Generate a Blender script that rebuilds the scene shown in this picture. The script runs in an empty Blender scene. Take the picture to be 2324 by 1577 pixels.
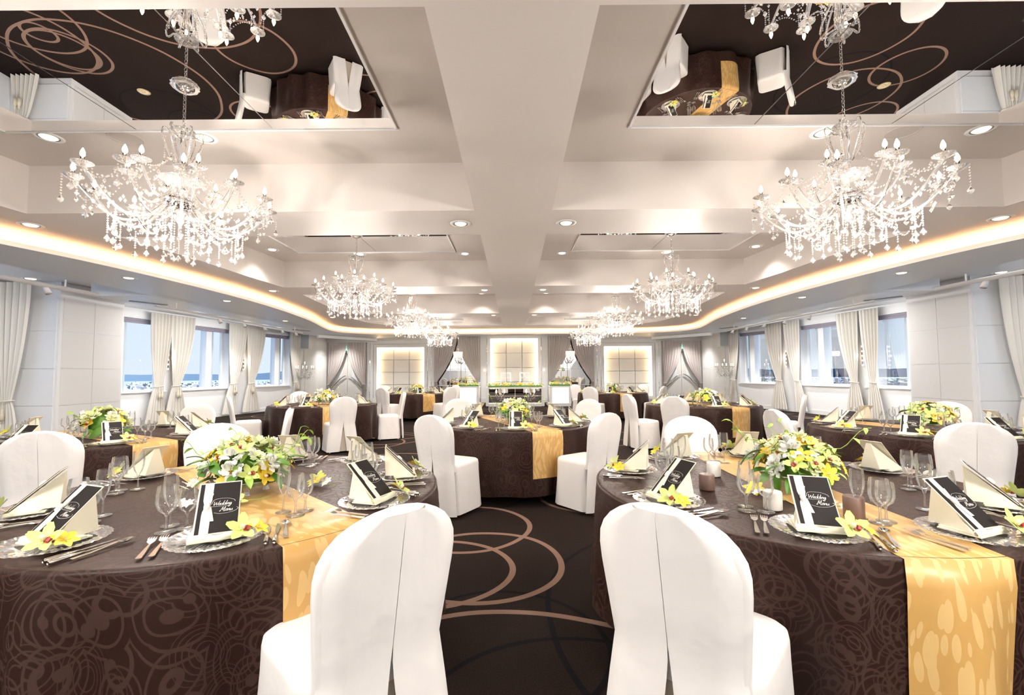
import bpy, math, random
from mathutils import Vector, Matrix
from mathutils.geometry import tessellate_polygon
PI = math.pi
R = math.radians
S = bpy.context.scene
COL = S.collection
rnd = random.Random(7)

# ------------------------------------------------------------------ camera
CH = 1.28
cam_d = bpy.data.cameras.new('camera'); cam = bpy.data.objects.new('camera', cam_d); COL.objects.link(cam)
cam_d.sensor_width = 36; cam_d.lens = 1030.2 / 2324 * 36; cam_d.clip_start = 0.05; cam_d.clip_end = 20000
th, yaw, roll = .0549, -.0045, -.0056
F = Vector((math.sin(yaw) * math.cos(th), math.cos(yaw) * math.cos(th), math.sin(th)))
r_ = Vector((math.cos(yaw), -math.sin(yaw), 0)); u_ = r_.cross(F)
rr = r_ * math.cos(roll) + u_ * math.sin(roll); uu = -r_ * math.sin(roll) + u_ * math.cos(roll)
cam.matrix_world = Matrix(((rr.x, uu.x, -F.x, 0), (rr.y, uu.y, -F.y, 0), (rr.z, uu.z, -F.z, CH), (0, 0, 0, 1)))
S.camera = cam
# ------------------------------------------------------------------ world, sun, exposure
S.view_settings.view_transform = 'Standard'; S.view_settings.look = 'None'
S.view_settings.exposure = 1.38; S.view_settings.gamma = 1.0; S.view_settings.use_curve_mapping = False
S.cycles.use_denoising = True; S.cycles.use_adaptive_sampling = True; S.cycles.adaptive_threshold = .03
S.cycles.max_bounces = 7; S.cycles.diffuse_bounces = 4; S.cycles.glossy_bounces = 5; S.cycles.transmission_bounces = 6
S.cycles.transparent_max_bounces = 20; S.cycles.sample_clamp_indirect = 4.0; S.cycles.caustics_reflective = False
S.cycles.caustics_refractive = False; S.cycles.use_light_tree = True
W = bpy.data.worlds.new('sky'); S.world = W; W.use_nodes = True
nt = W.node_tree; nt.nodes.clear()
o_ = nt.nodes.new('ShaderNodeOutputWorld'); b_ = nt.nodes.new('ShaderNodeBackground'); rp = nt.nodes.new('ShaderNodeValToRGB')
tc = nt.nodes.new('ShaderNodeTexCoord'); sx = nt.nodes.new('ShaderNodeSeparateXYZ')
nt.links.new(tc.outputs['Generated'], sx.inputs[0]); nt.links.new(sx.outputs['Z'], rp.inputs[0])
rp.color_ramp.elements[0].position = 0.0; rp.color_ramp.elements[0].color = (.80, .90, 1, 1)
rp.color_ramp.elements[1].position = 0.6; rp.color_ramp.elements[1].color = (.52, .74, 1, 1)
nt.links.new(rp.outputs[0], b_.inputs[0]); b_.inputs[1].default_value = .39; nt.links.new(b_.outputs[0], o_.inputs[0])
sun_d = bpy.data.lights.new('sun', 'SUN'); sun_d.energy = 9.5; sun_d.angle = R(.6); sun_d.color = (1, .97, .92)
sun = bpy.data.objects.new('sun', sun_d); COL.objects.link(sun); sun.rotation_euler = (0, R(36), R(12))

def lamp(kind, loc, energy, color, size=.3, rot=None, **k):
    d = bpy.data.lights.new('lamp_light', kind); d.energy = energy; d.color = color
    if kind == 'POINT': d.shadow_soft_size = size
    elif kind == 'SPOT': d.shadow_soft_size = size; d.spot_size = k.get('angle', R(100)); d.spot_blend = .9
    else: d.size = size
    o = bpy.data.objects.new('lamp_light', d); COL.objects.link(o); o.location = loc
    if rot: o.rotation_euler = rot
    return o
WARM = (1, .80, .62); NEUT = (1, .93, .86)
KI, KS = .806, .844                        # the ceiling island and the soffit plate
ZB, ZM, ZS, ZR = CH + 1.92 * KI, CH + 2.5 * KI, CH + 1.62 * KS, 2.9    # beam undersides, coffer tops, soffit, raised ceiling by the walls
CHAND = [(sx_ * 2.83 * KI, y * KI) for y in (3.78, 8.05, 12.5, 17.2) for sx_ in (-1, 1)]
for x, y in CHAND:                        # the light of each chandelier's bulbs
    for k in range(5): lamp('POINT', (x + .36 * math.cos(k * 1.2566 + .3), y + .36 * math.sin(k * 1.2566 + .3), 2.26), 10.5, (1, .90, .82), .02)
for x in (-2.3, 2.3):                     # chandeliers of the bay behind the camera
    lamp('POINT', (x, -.55, 2.25), 95, (1, .94, .89), .25)

# ------------------------------------------------------------------ materials
def newmat(name):
    m = bpy.data.materials.new(name); m.use_nodes = True; m.node_tree.nodes.clear()
    return m, m.node_tree.nodes, m.node_tree.links
def pm(name, col, rough=.5, metal=0, spec=.5, bump=0, bscale=60, coat=0, sheen=0, emit=0, ecol=None, trans=0, noise=0):
    m, n, l = newmat(name)
    o = n.new('ShaderNodeOutputMaterial'); p = n.new('ShaderNodeBsdfPrincipled'); l.new(p.outputs[0], o.inputs[0])
    p.inputs['Base Color'].default_value = (*col, 1); p.inputs['Roughness'].default_value = rough
    p.inputs['Metallic'].default_value = metal; p.inputs['Specular IOR Level'].default_value = spec
    p.inputs['Coat Weight'].default_value = coat; p.inputs['Coat Roughness'].default_value = .08
    p.inputs['Sheen Weight'].default_value = sheen; p.inputs['Transmission Weight'].default_value = trans
    if emit: p.inputs['Emission Color'].default_value = (*(ecol or col), 1); p.inputs['Emission Strength'].default_value = emit
    if bump or noise:
        t = n.new('ShaderNodeTexCoord'); x = n.new('ShaderNodeTexNoise'); x.inputs['Scale'].default_value = bscale
        x.inputs['Detail'].default_value = 3; l.new(t.outputs['Object'], x.inputs['Vector'])
        if bump:
            b = n.new('ShaderNodeBump'); b.inputs['Strength'].default_value = bump; b.inputs['Distance'].default_value = .01
            l.new(x.outputs['Fac'], b.inputs['Height']); l.new(b.outputs[0], p.inputs['Normal'])
        if noise:
            c = n.new('ShaderNodeMixRGB'); c.blend_type = 'MULTIPLY'; c.inputs[0].default_value = noise
            c.inputs[1].default_value = (*col, 1); l.new(x.outputs['Fac'], c.inputs[2]); l.new(c.outputs[0], p.inputs['Base Color'])
    return m
def glassy(name, base=.04, edge=1.5, tint=(1, 1, 1), rough=.02, diff=0, gcol=(1, 1, 1)):
    "thin clear glass: transparent with a fresnel reflection (and a little milky scatter for cut crystal)"
    m, n, l = newmat(name)
    o = n.new('ShaderNodeOutputMaterial'); tr = n.new('ShaderNodeBsdfTransparent'); gl = n.new('ShaderNodeBsdfGlossy')
    fr = n.new('ShaderNodeFresnel'); fr.inputs[0].default_value = 1.45
    ma = n.new('ShaderNodeMath'); ma.operation = 'MULTIPLY_ADD'; ma.inputs[1].default_value = edge; ma.inputs[2].default_value = base; ma.use_clamp = True
    mx = n.new('ShaderNodeMixShader'); tr.inputs[0].default_value = (*tint, 1); gl.inputs['Roughness'].default_value = rough
    gl.inputs[0].default_value = (*gcol, 1)
    l.new(fr.outputs[0], ma.inputs[0]); l.new(ma.outputs[0], mx.inputs[0]); l.new(tr.outputs[0], mx.inputs[1]); l.new(gl.outputs[0], mx.inputs[2])
    last = mx.outputs[0]
    if diff:
        d = n.new('ShaderNodeBsdfDiffuse'); d.inputs[0].default_value = (.95, .95, .95, 1); t = n.new('ShaderNodeBsdfTranslucent')
        t.inputs[0].default_value = (1, 1, 1, 1); a = n.new('ShaderNodeMixShader'); a.inputs[0].default_value = .5
        l.new(d.outputs[0], a.inputs[1]); l.new(t.outputs[0], a.inputs[2])
        m2 = n.new('ShaderNodeMixShader'); m2.inputs[0].default_value = diff; l.new(last, m2.inputs[1]); l.new(a.outputs[0], m2.inputs[2]); last = m2.outputs[0]
    l.new(last, o.inputs[0])
    return m
def emis(name, col, st, sample=True):
    m, n, l = newmat(name)
    o = n.new('ShaderNodeOutputMaterial'); e = n.new('ShaderNodeEmission'); e.inputs[0].default_value = (*col, 1); e.inputs[1].default_value = st
    l.new(e.outputs[0], o.inputs[0])
    if not sample: m.cycles.emission_sampling = 'NONE'
    return m
M = dict(
    wall=pm('white_wall', (.86, .865, .87), .6, bump=.05, bscale=200), panel=pm('linen_wall_panel', (.82, .825, .82), .75, bump=.12, bscale=300),
    pier=pm('linen_panel_lit_side', (.86, .87, .88), .75, bump=.1, bscale=300),  # same linen panel, its colour lightened for the lit face of the pier
    ceil=pm('ceiling_paint', (.92, .865, .82), .5), coffer=pm('coffer_satin_paint', (.64, .595, .555), .22, spec=.45),
    soffit=pm('soffit_paint', (.90, .90, .90), .38), mirror=pm('mirror', (.93, .93, .93), .0, 1), trim=pm('white_trim', (.86, .86, .86), .35),
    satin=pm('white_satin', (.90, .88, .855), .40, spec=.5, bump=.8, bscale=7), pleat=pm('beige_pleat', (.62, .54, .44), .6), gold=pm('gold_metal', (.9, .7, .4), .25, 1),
    cream=pm('cream_curtain', (.76, .73, .675), .7, bump=.08, bscale=120), rope=pm('cream_rope', (.78, .70, .55), .7),
    grey=pm('grey_satin_drape', (.60, .545, .52), .36, bump=.1, bscale=90, sheen=.3), blind=pm('grey_violet_blind', (.33, .30, .36), .7),
    frame=pm('dark_window_frame', (.16, .18, .2), .4), aluf=pm('white_window_frame', (.88, .9, .92), .4), post=pm('blue_grey_post', (.42, .5, .56), .4),
    steel=pm('steel', (.82, .79, .74), .16, 1), chrome=pm('chrome', (.85, .85, .86), .06, 1), crystal=glassy('cut_crystal', .17, 1.0, (1, .975, .95), .05, .10),
    armglass=glassy('arm_glass', .10, .9, (1, .985, .97), .03, .05), glass=glassy('clear_glass', .02, .8, (.99, .995, .995), .01, .035), plate=glassy('pressed_glass', .10, 1.1, (.93, .93, .93), .08, .16),
    dish=glassy('green_edged_glass', .06, 1.0, (.86, .96, .92), .02, .04), pane=glassy('window_pane', .0, .5, (.97, .98, 1), .0),
    bulb=emis('warm_bulb', (1, .74, .45), 5, False), dlight=emis('downlight_lens', (1, .80, .56), 1.0, False), led=emis('cove_led', (1, .54, .24), 7),
    nled=emis('niche_led', (1, .68, .36), 11), exitg=emis('exit_sign_face', (.03, .72, .42), 1.0, False), exitw=emis('exit_sign_figure', (.9, 1, .95), 1.1, False),
    shade=emis('lit_lamp_shade', (1, .84, .72), .5, False), candle=pm('ivory_wax', (.87, .84, .77), .45), taupe=pm('taupe_wax', (.20, .125, .10), .4),
    wick=pm('wick', (.7, .65, .6), .8), napkin=pm('cream_napkin', (.88, .84, .66), .65, bump=.05, bscale=150), card=pm('dark_menu_card', (.012, .009, .008), .6, spec=.25),
    backing=pm('cream_card', (.84, .78, .62), .6), ribbon=pm('ivory_ribbon', (.85, .80, .72), .45), ink=pm('white_lettering', (.88, .86, .8), .5),
    leaf=pm('leaf_green', (.12, .30, .03), .45, spec=.5, noise=.5, bscale=20), lime=pm('lime_leaf', (.36, .55, .10), .45),
    ogreen=pm('green_orchid_petal', (.62, .74, .22), .5, sheen=.2), oyellow=pm('yellow_petal', (.90, .68, .06), .5), lip=pm('orchid_lip', (.36, .05, .04), .5),
    lipc=pm('orchid_throat', (.86, .74, .52), .5), owhite=pm('white_petal', (.90, .91, .84), .5), lgreen=pm('pale_green_petal', (.78, .84, .52), .5),
    speaker=pm('grey_speaker_grille', (.40, .42, .42), .8), cake=pm('cream_icing', (.88, .86, .72), .5), door=pm('grey_door_paint', (.78, .76, .73), .4),
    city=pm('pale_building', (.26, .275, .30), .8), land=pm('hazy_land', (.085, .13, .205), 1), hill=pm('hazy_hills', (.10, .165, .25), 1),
    nichep=pm('quilted_niche_panel', (.84, .83, .79), .6, bump=.05), spk=pm('ceiling_speaker_mesh', (.55, .51, .47), .8), white=pm('white_enamel', (.88, .88, .88), .3))

def math_(n, l, op, a, b=None, clamp=False):
    x = n.new('ShaderNodeMath'); x.operation = op; x.use_clamp = clamp
    for i, v in enumerate((a, b)):
        if v is None: continue
        if isinstance(v, (int, float)): x.inputs[i].default_value = v
        else: l.new(v, x.inputs[i])
    return x.outputs[0]
def rings_min(n, l, vec, rings):
    cur = None
    for (x, y, r) in rings:
        d = n.new('ShaderNodeVectorMath'); d.operation = 'DISTANCE'; l.new(vec, d.inputs[0]); d.inputs[1].default_value = (x, y, 0)
        a = math_(n, l, 'ABSOLUTE', math_(n, l, 'SUBTRACT', d.outputs['Value'], r))
        cur = a if cur is None else math_(n, l, 'MINIMUM', cur, a)
    return cur
def carpet_mat():
    m, n, l = newmat('swirl_carpet')
    o = n.new('ShaderNodeOutputMaterial'); p = n.new('ShaderNodeBsdfPrincipled'); l.new(p.outputs[0], o.inputs[0])
    t = n.new('ShaderNodeTexCoord'); nz = n.new('ShaderNodeTexNoise'); nz.inputs['Scale'].default_value = .9; nz.inputs['Detail'].default_value = 1
    l.new(t.outputs['Object'], nz.inputs['Vector'])
    v = n.new('ShaderNodeVectorMath'); v.operation = 'MULTIPLY_ADD'; l.new(nz.outputs['Color'], v.inputs[0]); v.inputs[1].default_value = (.1, .1, 0); v.inputs[2].default_value = (-.05, -.05, 0)
    ad = n.new('ShaderNodeVectorMath'); ad.operation = 'ADD'; l.new(t.outputs['Object'], ad.inputs[0]); l.new(v.outputs[0], ad.inputs[1]); vec = ad.outputs[0]
    light = [(-.41, 3.86, .53), (-.25, 3.14, .57), (-.53, 3.03, .51), (-.03, 1.3, 1.19), (.9, 4.8, .66), (-6.98, 7.90, 1.45), (-7.33, 6.71, 0.21), (-7.26, 7.15, 0.52),
             (-7.33, 7.11, 0.45), (-7.63, 6.87, 0.79), (-7.34, 6.40, 0.77), (-4.85, 5.82, 1.27), (-2.72, 8.43, .68), (-2.42, 8.87, .65), (-1.78, 6.68, .63), (-2.41, 9.31, .48),
             (-5.2, 9.0, .5), (-5.6, 9.7, .55), (1.9, 7.3, .7), (2.2, 9.2, .55), (1.6, 9.8, .6), (.2, 9.4, .9), (-.4, 11.3, .7), (.5, 12.2, .55), (.1, 14.6, .8), (-.7, 15.5, .5),
             (.8, 16.1, .45), (6.4, 8.6, .9), (7.3, 9.3, .6), (6.9, 7.7, .5), (5.6, 6.9, .7), (7.8, 13.2, .8), (7.4, 14.2, .55), (-7.2, 14.1, .8), (-7.6, 13.2, .5), (-4.2, 7.1, .6), (4.9, 9.9, .5)]
    dark = [(1.64, 2.45, 1.47), (-.08, 2.2, .51), (.25, 1.56, .7), (.3, .9, .8), (-1.3, 7.2, .5), (-1.0, 7.6, .8), (1.5, 8.4, 1.1), (-6.9, 8.9, .8), (-6.2, 10.0, .5), (-6.6, 9.4, .6),
            (7.0, 10.2, .7), (5.9, 8.2, .9), (0, 10.6, 1.2), (-.6, 5.0, .8), (1.0, 13.4, .9), (-7.4, 10.8, .9), (6.2, 12.1, 1.1)]
    a = math_(n, l, 'LESS_THAN', rings_min(n, l, vec, light), .021); b = math_(n, l, 'LESS_THAN', rings_min(n, l, vec, dark), .014)
    fz = n.new('ShaderNodeTexNoise'); fz.inputs['Scale'].default_value = 160; l.new(t.outputs['Object'], fz.inputs['Vector'])
    base = n.new('ShaderNodeValToRGB'); base.color_ramp.elements[0].color = (.007, .0035, .0028, 1); base.color_ramp.elements[1].color = (.024, .014, .0105, 1)
    base.color_ramp.elements[0].position = .3; base.color_ramp.elements[1].position = .75; l.new(fz.outputs['Fac'], base.inputs[0])
    m1 = n.new('ShaderNodeMixRGB'); l.new(b, m1.inputs[0]); l.new(base.outputs[0], m1.inputs[1]); m1.inputs[2].default_value = (.004, .003, .0045, 1)
    m2 = n.new('ShaderNodeMixRGB'); l.new(a, m2.inputs[0]); l.new(m1.outputs[0], m2.inputs[1]); m2.inputs[2].default_value = (.22, .135, .10, 1)
    l.new(m2.outputs[0], p.inputs['Base Color']); p.inputs['Roughness'].default_value = .95; p.inputs['Specular IOR Level'].default_value = .15
    bp = n.new('ShaderNodeBump'); bp.inputs['Strength'].default_value = .4; bp.inputs['Distance'].default_value = .004; l.new(fz.outputs['Fac'], bp.inputs['Height']); l.new(bp.outputs[0], p.inputs['Normal'])
    return m
def damask(name, c0, c1, r0, r1, scale, kind, spec=.5):
    "woven pattern: scribbled circles (brown cloth) or leaves (gold runner); the pattern threads differ in colour and gloss"
    m, n, l = newmat(name)
    o = n.new('ShaderNodeOutputMaterial'); p = n.new('ShaderNodeBsdfPrincipled'); l.new(p.outputs[0], o.inputs[0])
    t = n.new('ShaderNodeUVMap'); uv = t.outputs[0]
    nz = n.new('ShaderNodeTexNoise'); nz.inputs['Scale'].default_value = 3.5 * scale / 7; nz.inputs['Detail'].default_value = 1; l.new(uv, nz.inputs['Vector'])
    mask = None
    for k, off in enumerate(((0, 0, 0), (3.3, 1.7, 0), (7.1, 5.3, 0))[:3 if kind == 'circles' else 2]):
        v = n.new('ShaderNodeVectorMath'); v.operation = 'MULTIPLY_ADD'; l.new(nz.outputs['Color'], v.inputs[0])
        w = .16 if kind == 'circles' else .22
        v.inputs[1].default_value = (w, w, 0); v.inputs[2].default_value = off
        ad = n.new('ShaderNodeVectorMath'); ad.operation = 'ADD'; l.new(uv, ad.inputs[0]); l.new(v.outputs[0], ad.inputs[1])
        vo = n.new('ShaderNodeTexVoronoi'); vo.feature = 'F1'; vo.inputs['Scale'].default_value = scale * (1, .8, 1.25)[k]; vo.inputs['Randomness'].default_value = .8
        l.new(ad.outputs[0], vo.inputs['Vector'])
        if kind == 'circles':
            s = math_(n, l, 'SINE', math_(n, l, 'MULTIPLY', vo.outputs['Distance'], 46 + 9 * k)); q = math_(n, l, 'GREATER_THAN', s, .72)
            q = math_(n, l, 'MULTIPLY', q, math_(n, l, 'LESS_THAN', vo.outputs['Distance'], .62)); q = math_(n, l, 'MULTIPLY', q, math_(n, l, 'GREATER_THAN', vo.outputs['Distance'], .2))
        else:
            mp = n.new('ShaderNodeMapping'); mp.inputs['Rotation'].default_value = (0, 0, (.7, -.5)[k]); mp.inputs['Scale'].default_value = (.62, 2.6, 1); l.new(ad.outputs[0], mp.inputs['Vector'])
            ve = n.new('ShaderNodeTexVoronoi'); ve.feature = 'F1'; ve.inputs['Scale'].default_value = (11, 15)[k]; l.new(mp.outputs[0], ve.inputs['Vector'])
            q = math_(n, l, 'MULTIPLY', math_(n, l, 'LESS_THAN', ve.outputs['Distance'], .36), (math_(n, l, 'LESS_THAN', vo.outputs['Distance'], .85)))
        mask = q if mask is None else math_(n, l, 'MAXIMUM', mask, q)
    mx = n.new('ShaderNodeMixRGB'); l.new(mask, mx.inputs[0]); mx.inputs[1].default_value = (*c0, 1); mx.inputs[2].default_value = (*c1, 1)
    l.new(mx.outputs[0], p.inputs['Base Color']); l.new(math_(n, l, 'ADD', math_(n, l, 'MULTIPLY', mask, r1 - r0), r0), p.inputs['Roughness'])
    p.inputs['Specular IOR Level'].default_value = spec
    return m
M['carpet'] = carpet_mat()
M['cloth'] = damask('brown_damask', (.026, .0115, .0085), (.050, .026, .020), .40, .58, 5.5, 'circles', .2)
M['runner'] = damask('gold_damask', (.58, .345, .11), (.68, .455, .18), .36, .52, 4.2, 'leaves', .5)

# ------------------------------------------------------------------ mesh builder
class MB:
    def __init__(s): s.v = []; s.f = []; s.m = []; s.sm = []; s.uv = None; s.mi = 0; s.smooth = True
    def add(s, vs, fs, smooth=None, mat=None):
        b = len(s.v); s.v += [tuple(v) for v in vs]
        for f in fs: s.f.append(tuple(b + i for i in f)); s.m.append(s.mi if mat is None else mat); s.sm.append(s.smooth if smooth is None else smooth)
        return s
    def box(s, c, d, rz=0, mat=None, Mx=None):
        x, y, z = [k / 2 for k in d]; m = Matrix.Translation(c) @ Matrix.Rotation(rz, 4, 'Z')
        if Mx is not None: m = Mx @ m
        vs = [m @ Vector((a * x, b * y, e * z)) for a in (-1, 1) for b in (-1, 1) for e in (-1, 1)]
        return s.add(vs, [(0, 1, 3, 2), (4, 6, 7, 5), (0, 4, 5, 1), (2, 3, 7, 6), (0, 2, 6, 4), (1, 5, 7, 3)], False, mat)
    def lathe(s, prof, n=16, c=(0, 0, 0), mat=None, smooth=True, Mx=None, rf=None):
        vs, fs = [], []
        for (r, z) in prof:
            for i in range(n):
                a = 2 * PI * i / n; k = r * (rf(a, z) if rf else 1); p = Vector((c[0] + k * math.cos(a), c[1] + k * math.sin(a), c[2] + z)); vs.append(Mx @ p if Mx is not None else p)
        for j in range(len(prof) - 1):
            for i in range(n):
                a, b = j * n + i, j * n + (i + 1) % n; fs.append((a, b, b + n, a + n))
        s.add(vs, fs, smooth, mat)
        return s
    def disc(s, r, z, n=24, c=(0, 0), mat=None):
        return s.add([(c[0] + r * math.cos(2 * PI * i / n), c[1] + r * math.sin(2 * PI * i / n), z) for i in range(n)], [tuple(range(n))], False, mat)
    def tube(s, pts, rad, n=6, mat=None, closed=False):
        pts = [Vector(p) for p in pts]; L = len(pts); vs, fs = [], []; up = Vector((0, 0, 1))
        for i, p in enumerate(pts):
            a = pts[(i - 1) % L] if (closed or i > 0) else p; b = pts[(i + 1) % L] if (closed or i < L - 1) else p
            t = (b - a).normalized(); x = t.cross(up)
            if x.length < .1: x = t.cross(Vector((1, 0, 0)))
            x.normalize(); y = x.cross(t); q = rad[i] if isinstance(rad, (list, tuple)) else rad
            vs += [p + (x * math.cos(2 * PI * k / n) + y * math.sin(2 * PI * k / n)) * q for k in range(n)]
        for i in range(L if closed else L - 1):
            for k in range(n):
                a, b = i * n + k, i * n + (k + 1) % n; c, d = ((i + 1) % L) * n + (k + 1) % n, ((i + 1) % L) * n + k; fs.append((a, b, c, d))
        if not closed: fs += [tuple(range(n)), tuple(range((L - 1) * n, L * n))]
        return s.add(vs, fs, True, mat)
    def grid(s, fn, nu, nv, mat=None, smooth=True, closed=False):
        vs = [fn(i / nu, j / nv) for j in range(nv + 1) for i in range(nu + (0 if closed else 1))]; w = nu + (0 if closed else 1); fs = []
        for j in range(nv):
            for i in range(nu):
                a, b = j * w + i, j * w + (i + 1) % w if closed else j * w + i + 1; fs.append((a, b, b + w, a + w))
        return s.add(vs, fs, smooth, mat)
    def bead(s, c, r, k=1.0):
        x, y, z = c
        return s.add([(x + r, y, z), (x, y + r, z), (x - r, y, z), (x, y - r, z), (x, y, z + r * k), (x, y, z - r * k)],
                     [(0, 1, 4), (1, 2, 4), (2, 3, 4), (3, 0, 4), (1, 0, 5), (2, 1, 5), (3, 2, 5), (0, 3, 5)], False)
    def build(s, name, mats, parent=None, uvs=None, kind=None, loc=None, rot=None):
        me = bpy.data.meshes.new(name); me.from_pydata(s.v, [], s.f)
        for m in (mats if isinstance(mats, (list, tuple)) else [mats]): me.materials.append(M[m])
        me.polygons.foreach_set('use_smooth', s.sm); me.polygons.foreach_set('material_index', s.m)
        if uvs:
            u = me.uv_layers.new(name='UVMap'); fl = []
            for lp in me.loops: fl += uvs[lp.vertex_index]
            u.data.foreach_set('uv', fl)
        me.update()
        return put(name, me, parent, kind, loc, rot)
def put(name, me, parent=None, kind=None, loc=None, rot=None):
    o = bpy.data.objects.new(name, me); COL.objects.link(o)
    if parent is not None: o.parent = parent
    if kind: o['kind'] = kind
    if loc is not None: o.location = loc
    if rot is not None: o.rotation_euler = rot
    return o
def tag(o, label, cat, group=None):
    o['label'] = label; o['category'] = cat
    if group: o['group'] = group
    return o
def thing(name, label, cat, loc=(0, 0, 0), rz=0, group=None):
    o = put(name, None, None, None, loc, (0, 0, rz)); o.empty_display_size = .1
    return tag(o, label, cat, group)
KIDS = {}
def dup(root, loc, rz, label, group=None, name=None):
    if root.name not in KIDS: KIDS[root.name] = [(c, [g for g in c.children]) for c in root.children]
    r = root.copy(); COL.objects.link(r); r.location = loc; r.rotation_euler = (0, 0, rz); r['label'] = label
    if group: r['group'] = group
    for c, gs in KIDS[root.name]:
        d = c.copy(); COL.objects.link(d); d.parent = r
        for g in gs: e = g.copy(); COL.objects.link(e); e.parent = d
    return r
class Proto:
    "build once, place many: the first placing uses the original itself"
    def __init__(s, root): s.r = root; s.used = False
    def place(s, loc, rz, label, group=None):
        if not s.used:
            s.used = True; s.r.location = loc; s.r.rotation_euler = (0, 0, rz); s.r['label'] = label
            if group: s.r['group'] = group
            KIDS[s.r.name] = [(c, [g for g in c.children]) for c in s.r.children]
            return s.r
        return dup(s.r, loc, rz, label, group)
def struct(o): o['kind'] = 'structure'; return o

# ------------------------------------------------------------------ plan of the room
LIPL = [(-7.6, -4.4), (-7.6, 0), (-7.45, 1.5), (-7.05, 3.0), (-6.6, 4.5), (-6.33, 5.5), (-6.15, 6.2), (-6.02, 7.0), (-5.93, 7.84), (-5.87, 8.8), (-5.85, 9.8), (-5.92, 11.2),
        (-6.08, 12.6), (-6.3, 14.0), (-6.6, 15.3), (-6.85, 16.4), (-6.95, 17.2), (-6.85, 17.9), (-6.5, 18.4), (-5.85, 18.8), (-5.0, 19.0), (-3.4, 19.1), (-1.5, 19.08), (0, 19.05)]
def cr(pts, k=5):
    out = []
    for i in range(len(pts) - 1):
        p0, p1, p2, p3 = [Vector(pts[max(0, min(len(pts) - 1, i + d))]) for d in (-1, 0, 1, 2)]
        for j in range(k):
            t = j / k; out.append(tuple(.5 * ((2 * p1) + (p2 - p0) * t + (2 * p0 - 5 * p1 + 4 * p2 - p3) * t * t + (3 * p1 - p0 - 3 * p2 + p3) * t ** 3)))
    return out + [tuple(pts[-1])]
LIPL = [(a * KS if b > 5 else a * KS, b * KS if b > 0 else b) for a, b in LIPL]; lipl = cr(LIPL); LIP = lipl + [(-x, y) for x, y in reversed(lipl[:-1])]
def offset(pts, d):
    out = []
    for i, p in enumerate(pts):
        a = Vector(pts[max(i - 1, 0)]); b = Vector(pts[min(i + 1, len(pts) - 1)]); t = (b - a).normalized(); out.append((p[0] - t.y * d, p[1] + t.x * d))
    return out
FASC = offset(LIP, .2)      # outward
WALLP = [(9.3, 10.6), (9.1, 12.2), (8.85, 14.2), (8.5, 15.7), (8.1, 17.0)]
YF, YB = 19.5, -4.6         # far wall, rear wall
def poly(name, outer, holes, z, mat, flip=False):
    loops = [[Vector((x, y, 0)) for x, y in p] for p in [outer] + holes]; flat = [v for lp in loops for v in lp]
    tr = tessellate_polygon(loops); mb = MB(); mb.add([(v.x, v.y, z) for v in flat], tr, False)
    return mb.build(name, mat)
# floor
fo = MB(); fo.add([(-9.6, YB, 0), (9.6, YB, 0), (9.6, YF + .1, 0), (-9.6, YF + .1, 0)], [tuple(range(4))], False)
struct(fo.build('floor', 'carpet'))
ceil = struct(poly('ceiling', [(x, y) for x, y in FASC], [[(sx_ * a * KI, b * KI) for a, b in c] for sx_ in (-1, 1) for c in (
    [(.46, -2.1), (6.6, -2.1), (6.6, .9), (.46, .9)],
    [(.46, 2.28), (6.2, 2.28), (5.79, 5.28), (.46, 5.28)],
    [(.46, 6.22), (5.5, 6.22), (5.3, 7.6), (5.25, 8.82), (5.12, 10.0), (.46, 10.0)],
    [(.46, 10.96), (5.15, 10.96), (5.3, 12.6), (5.5, 14.62), (.46, 14.62)],
    [(.46, 15.61), (5.7, 15.61), (5.5, 17.4), (4.9, 18.2), (.46, 18.39)])], ZB, 'ceil'))
COFF = [([(.46, -2.1), (6.6, -2.1), (6.6, .9), (.46, .9)], (1.2, 5.9, -1.5, .2)),
        ([(.46, 2.28), (6.2, 2.28), (5.79, 5.28), (.46, 5.28)], (1.19, 5.2, 2.93, 4.50)),
        ([(.46, 6.22), (5.5, 6.22), (5.3, 7.6), (5.25, 8.82), (5.12, 10.0), (.46, 10.0)], (1.2, 4.42, 7.0, 9.22)),
        ([(.46, 10.96), (5.15, 10.96), (5.3, 12.6), (5.5, 14.62), (.46, 14.62)], (1.2, 4.5, 11.6, 13.9)),
        ([(.46, 15.61), (5.7, 15.61), (5.5, 17.4), (4.9, 18.2), (.46, 18.39)], (1.2, 4.6, 16.3, 17.8))]
for ci, (p, mr) in enumerate(COFF):
    x0, x1, y0, y1 = [k * KI for k in mr]
    for sg in (-1, 1):
        q = [(sg * a * KI, b * KI) for a, b in p]; n = len(q); mb = MB()
        for i in range(n):
            a, b = q[i], q[(i + 1) % n]; mb.add([(*a, ZB), (*b, ZB), (*b, ZM), (*a, ZM)], [(0, 1, 2, 3)], False)
        mb.add([(*a, ZM) for a in q], [tuple(range(n))], False)
        mb.build('coffer', 'coffer', ceil)
        # mirror panels flush in the coffer top, with thin trims at the seams
        seams = [x0, 2.44 * KI, 3.83 * KI, x1] if ci == 1 else [x0, (x0 + x1) / 2, x1]
        for a, b in zip(seams, seams[1:]):
            MB().box((sg * (a + b) / 2, (y0 + y1) / 2, ZM - .006), (b - a - .008, y1 - y0, .008)).build('mirror_panel', 'mirror', ceil)
        tr = MB()
        for (c, d) in (((x0 + x1) / 2 * sg, y0), ((x0 + x1) / 2 * sg, y1)): tr.box((c, d, ZM - .008), (x1 - x0 + .03, .018, .016))
        for c in (x0, x1): tr.box((sg * c, (y0 + y1) / 2, ZM - .008), (.018, y1 - y0, .016))
        tr.build('mirror_trim', 'trim', ceil)
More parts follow.
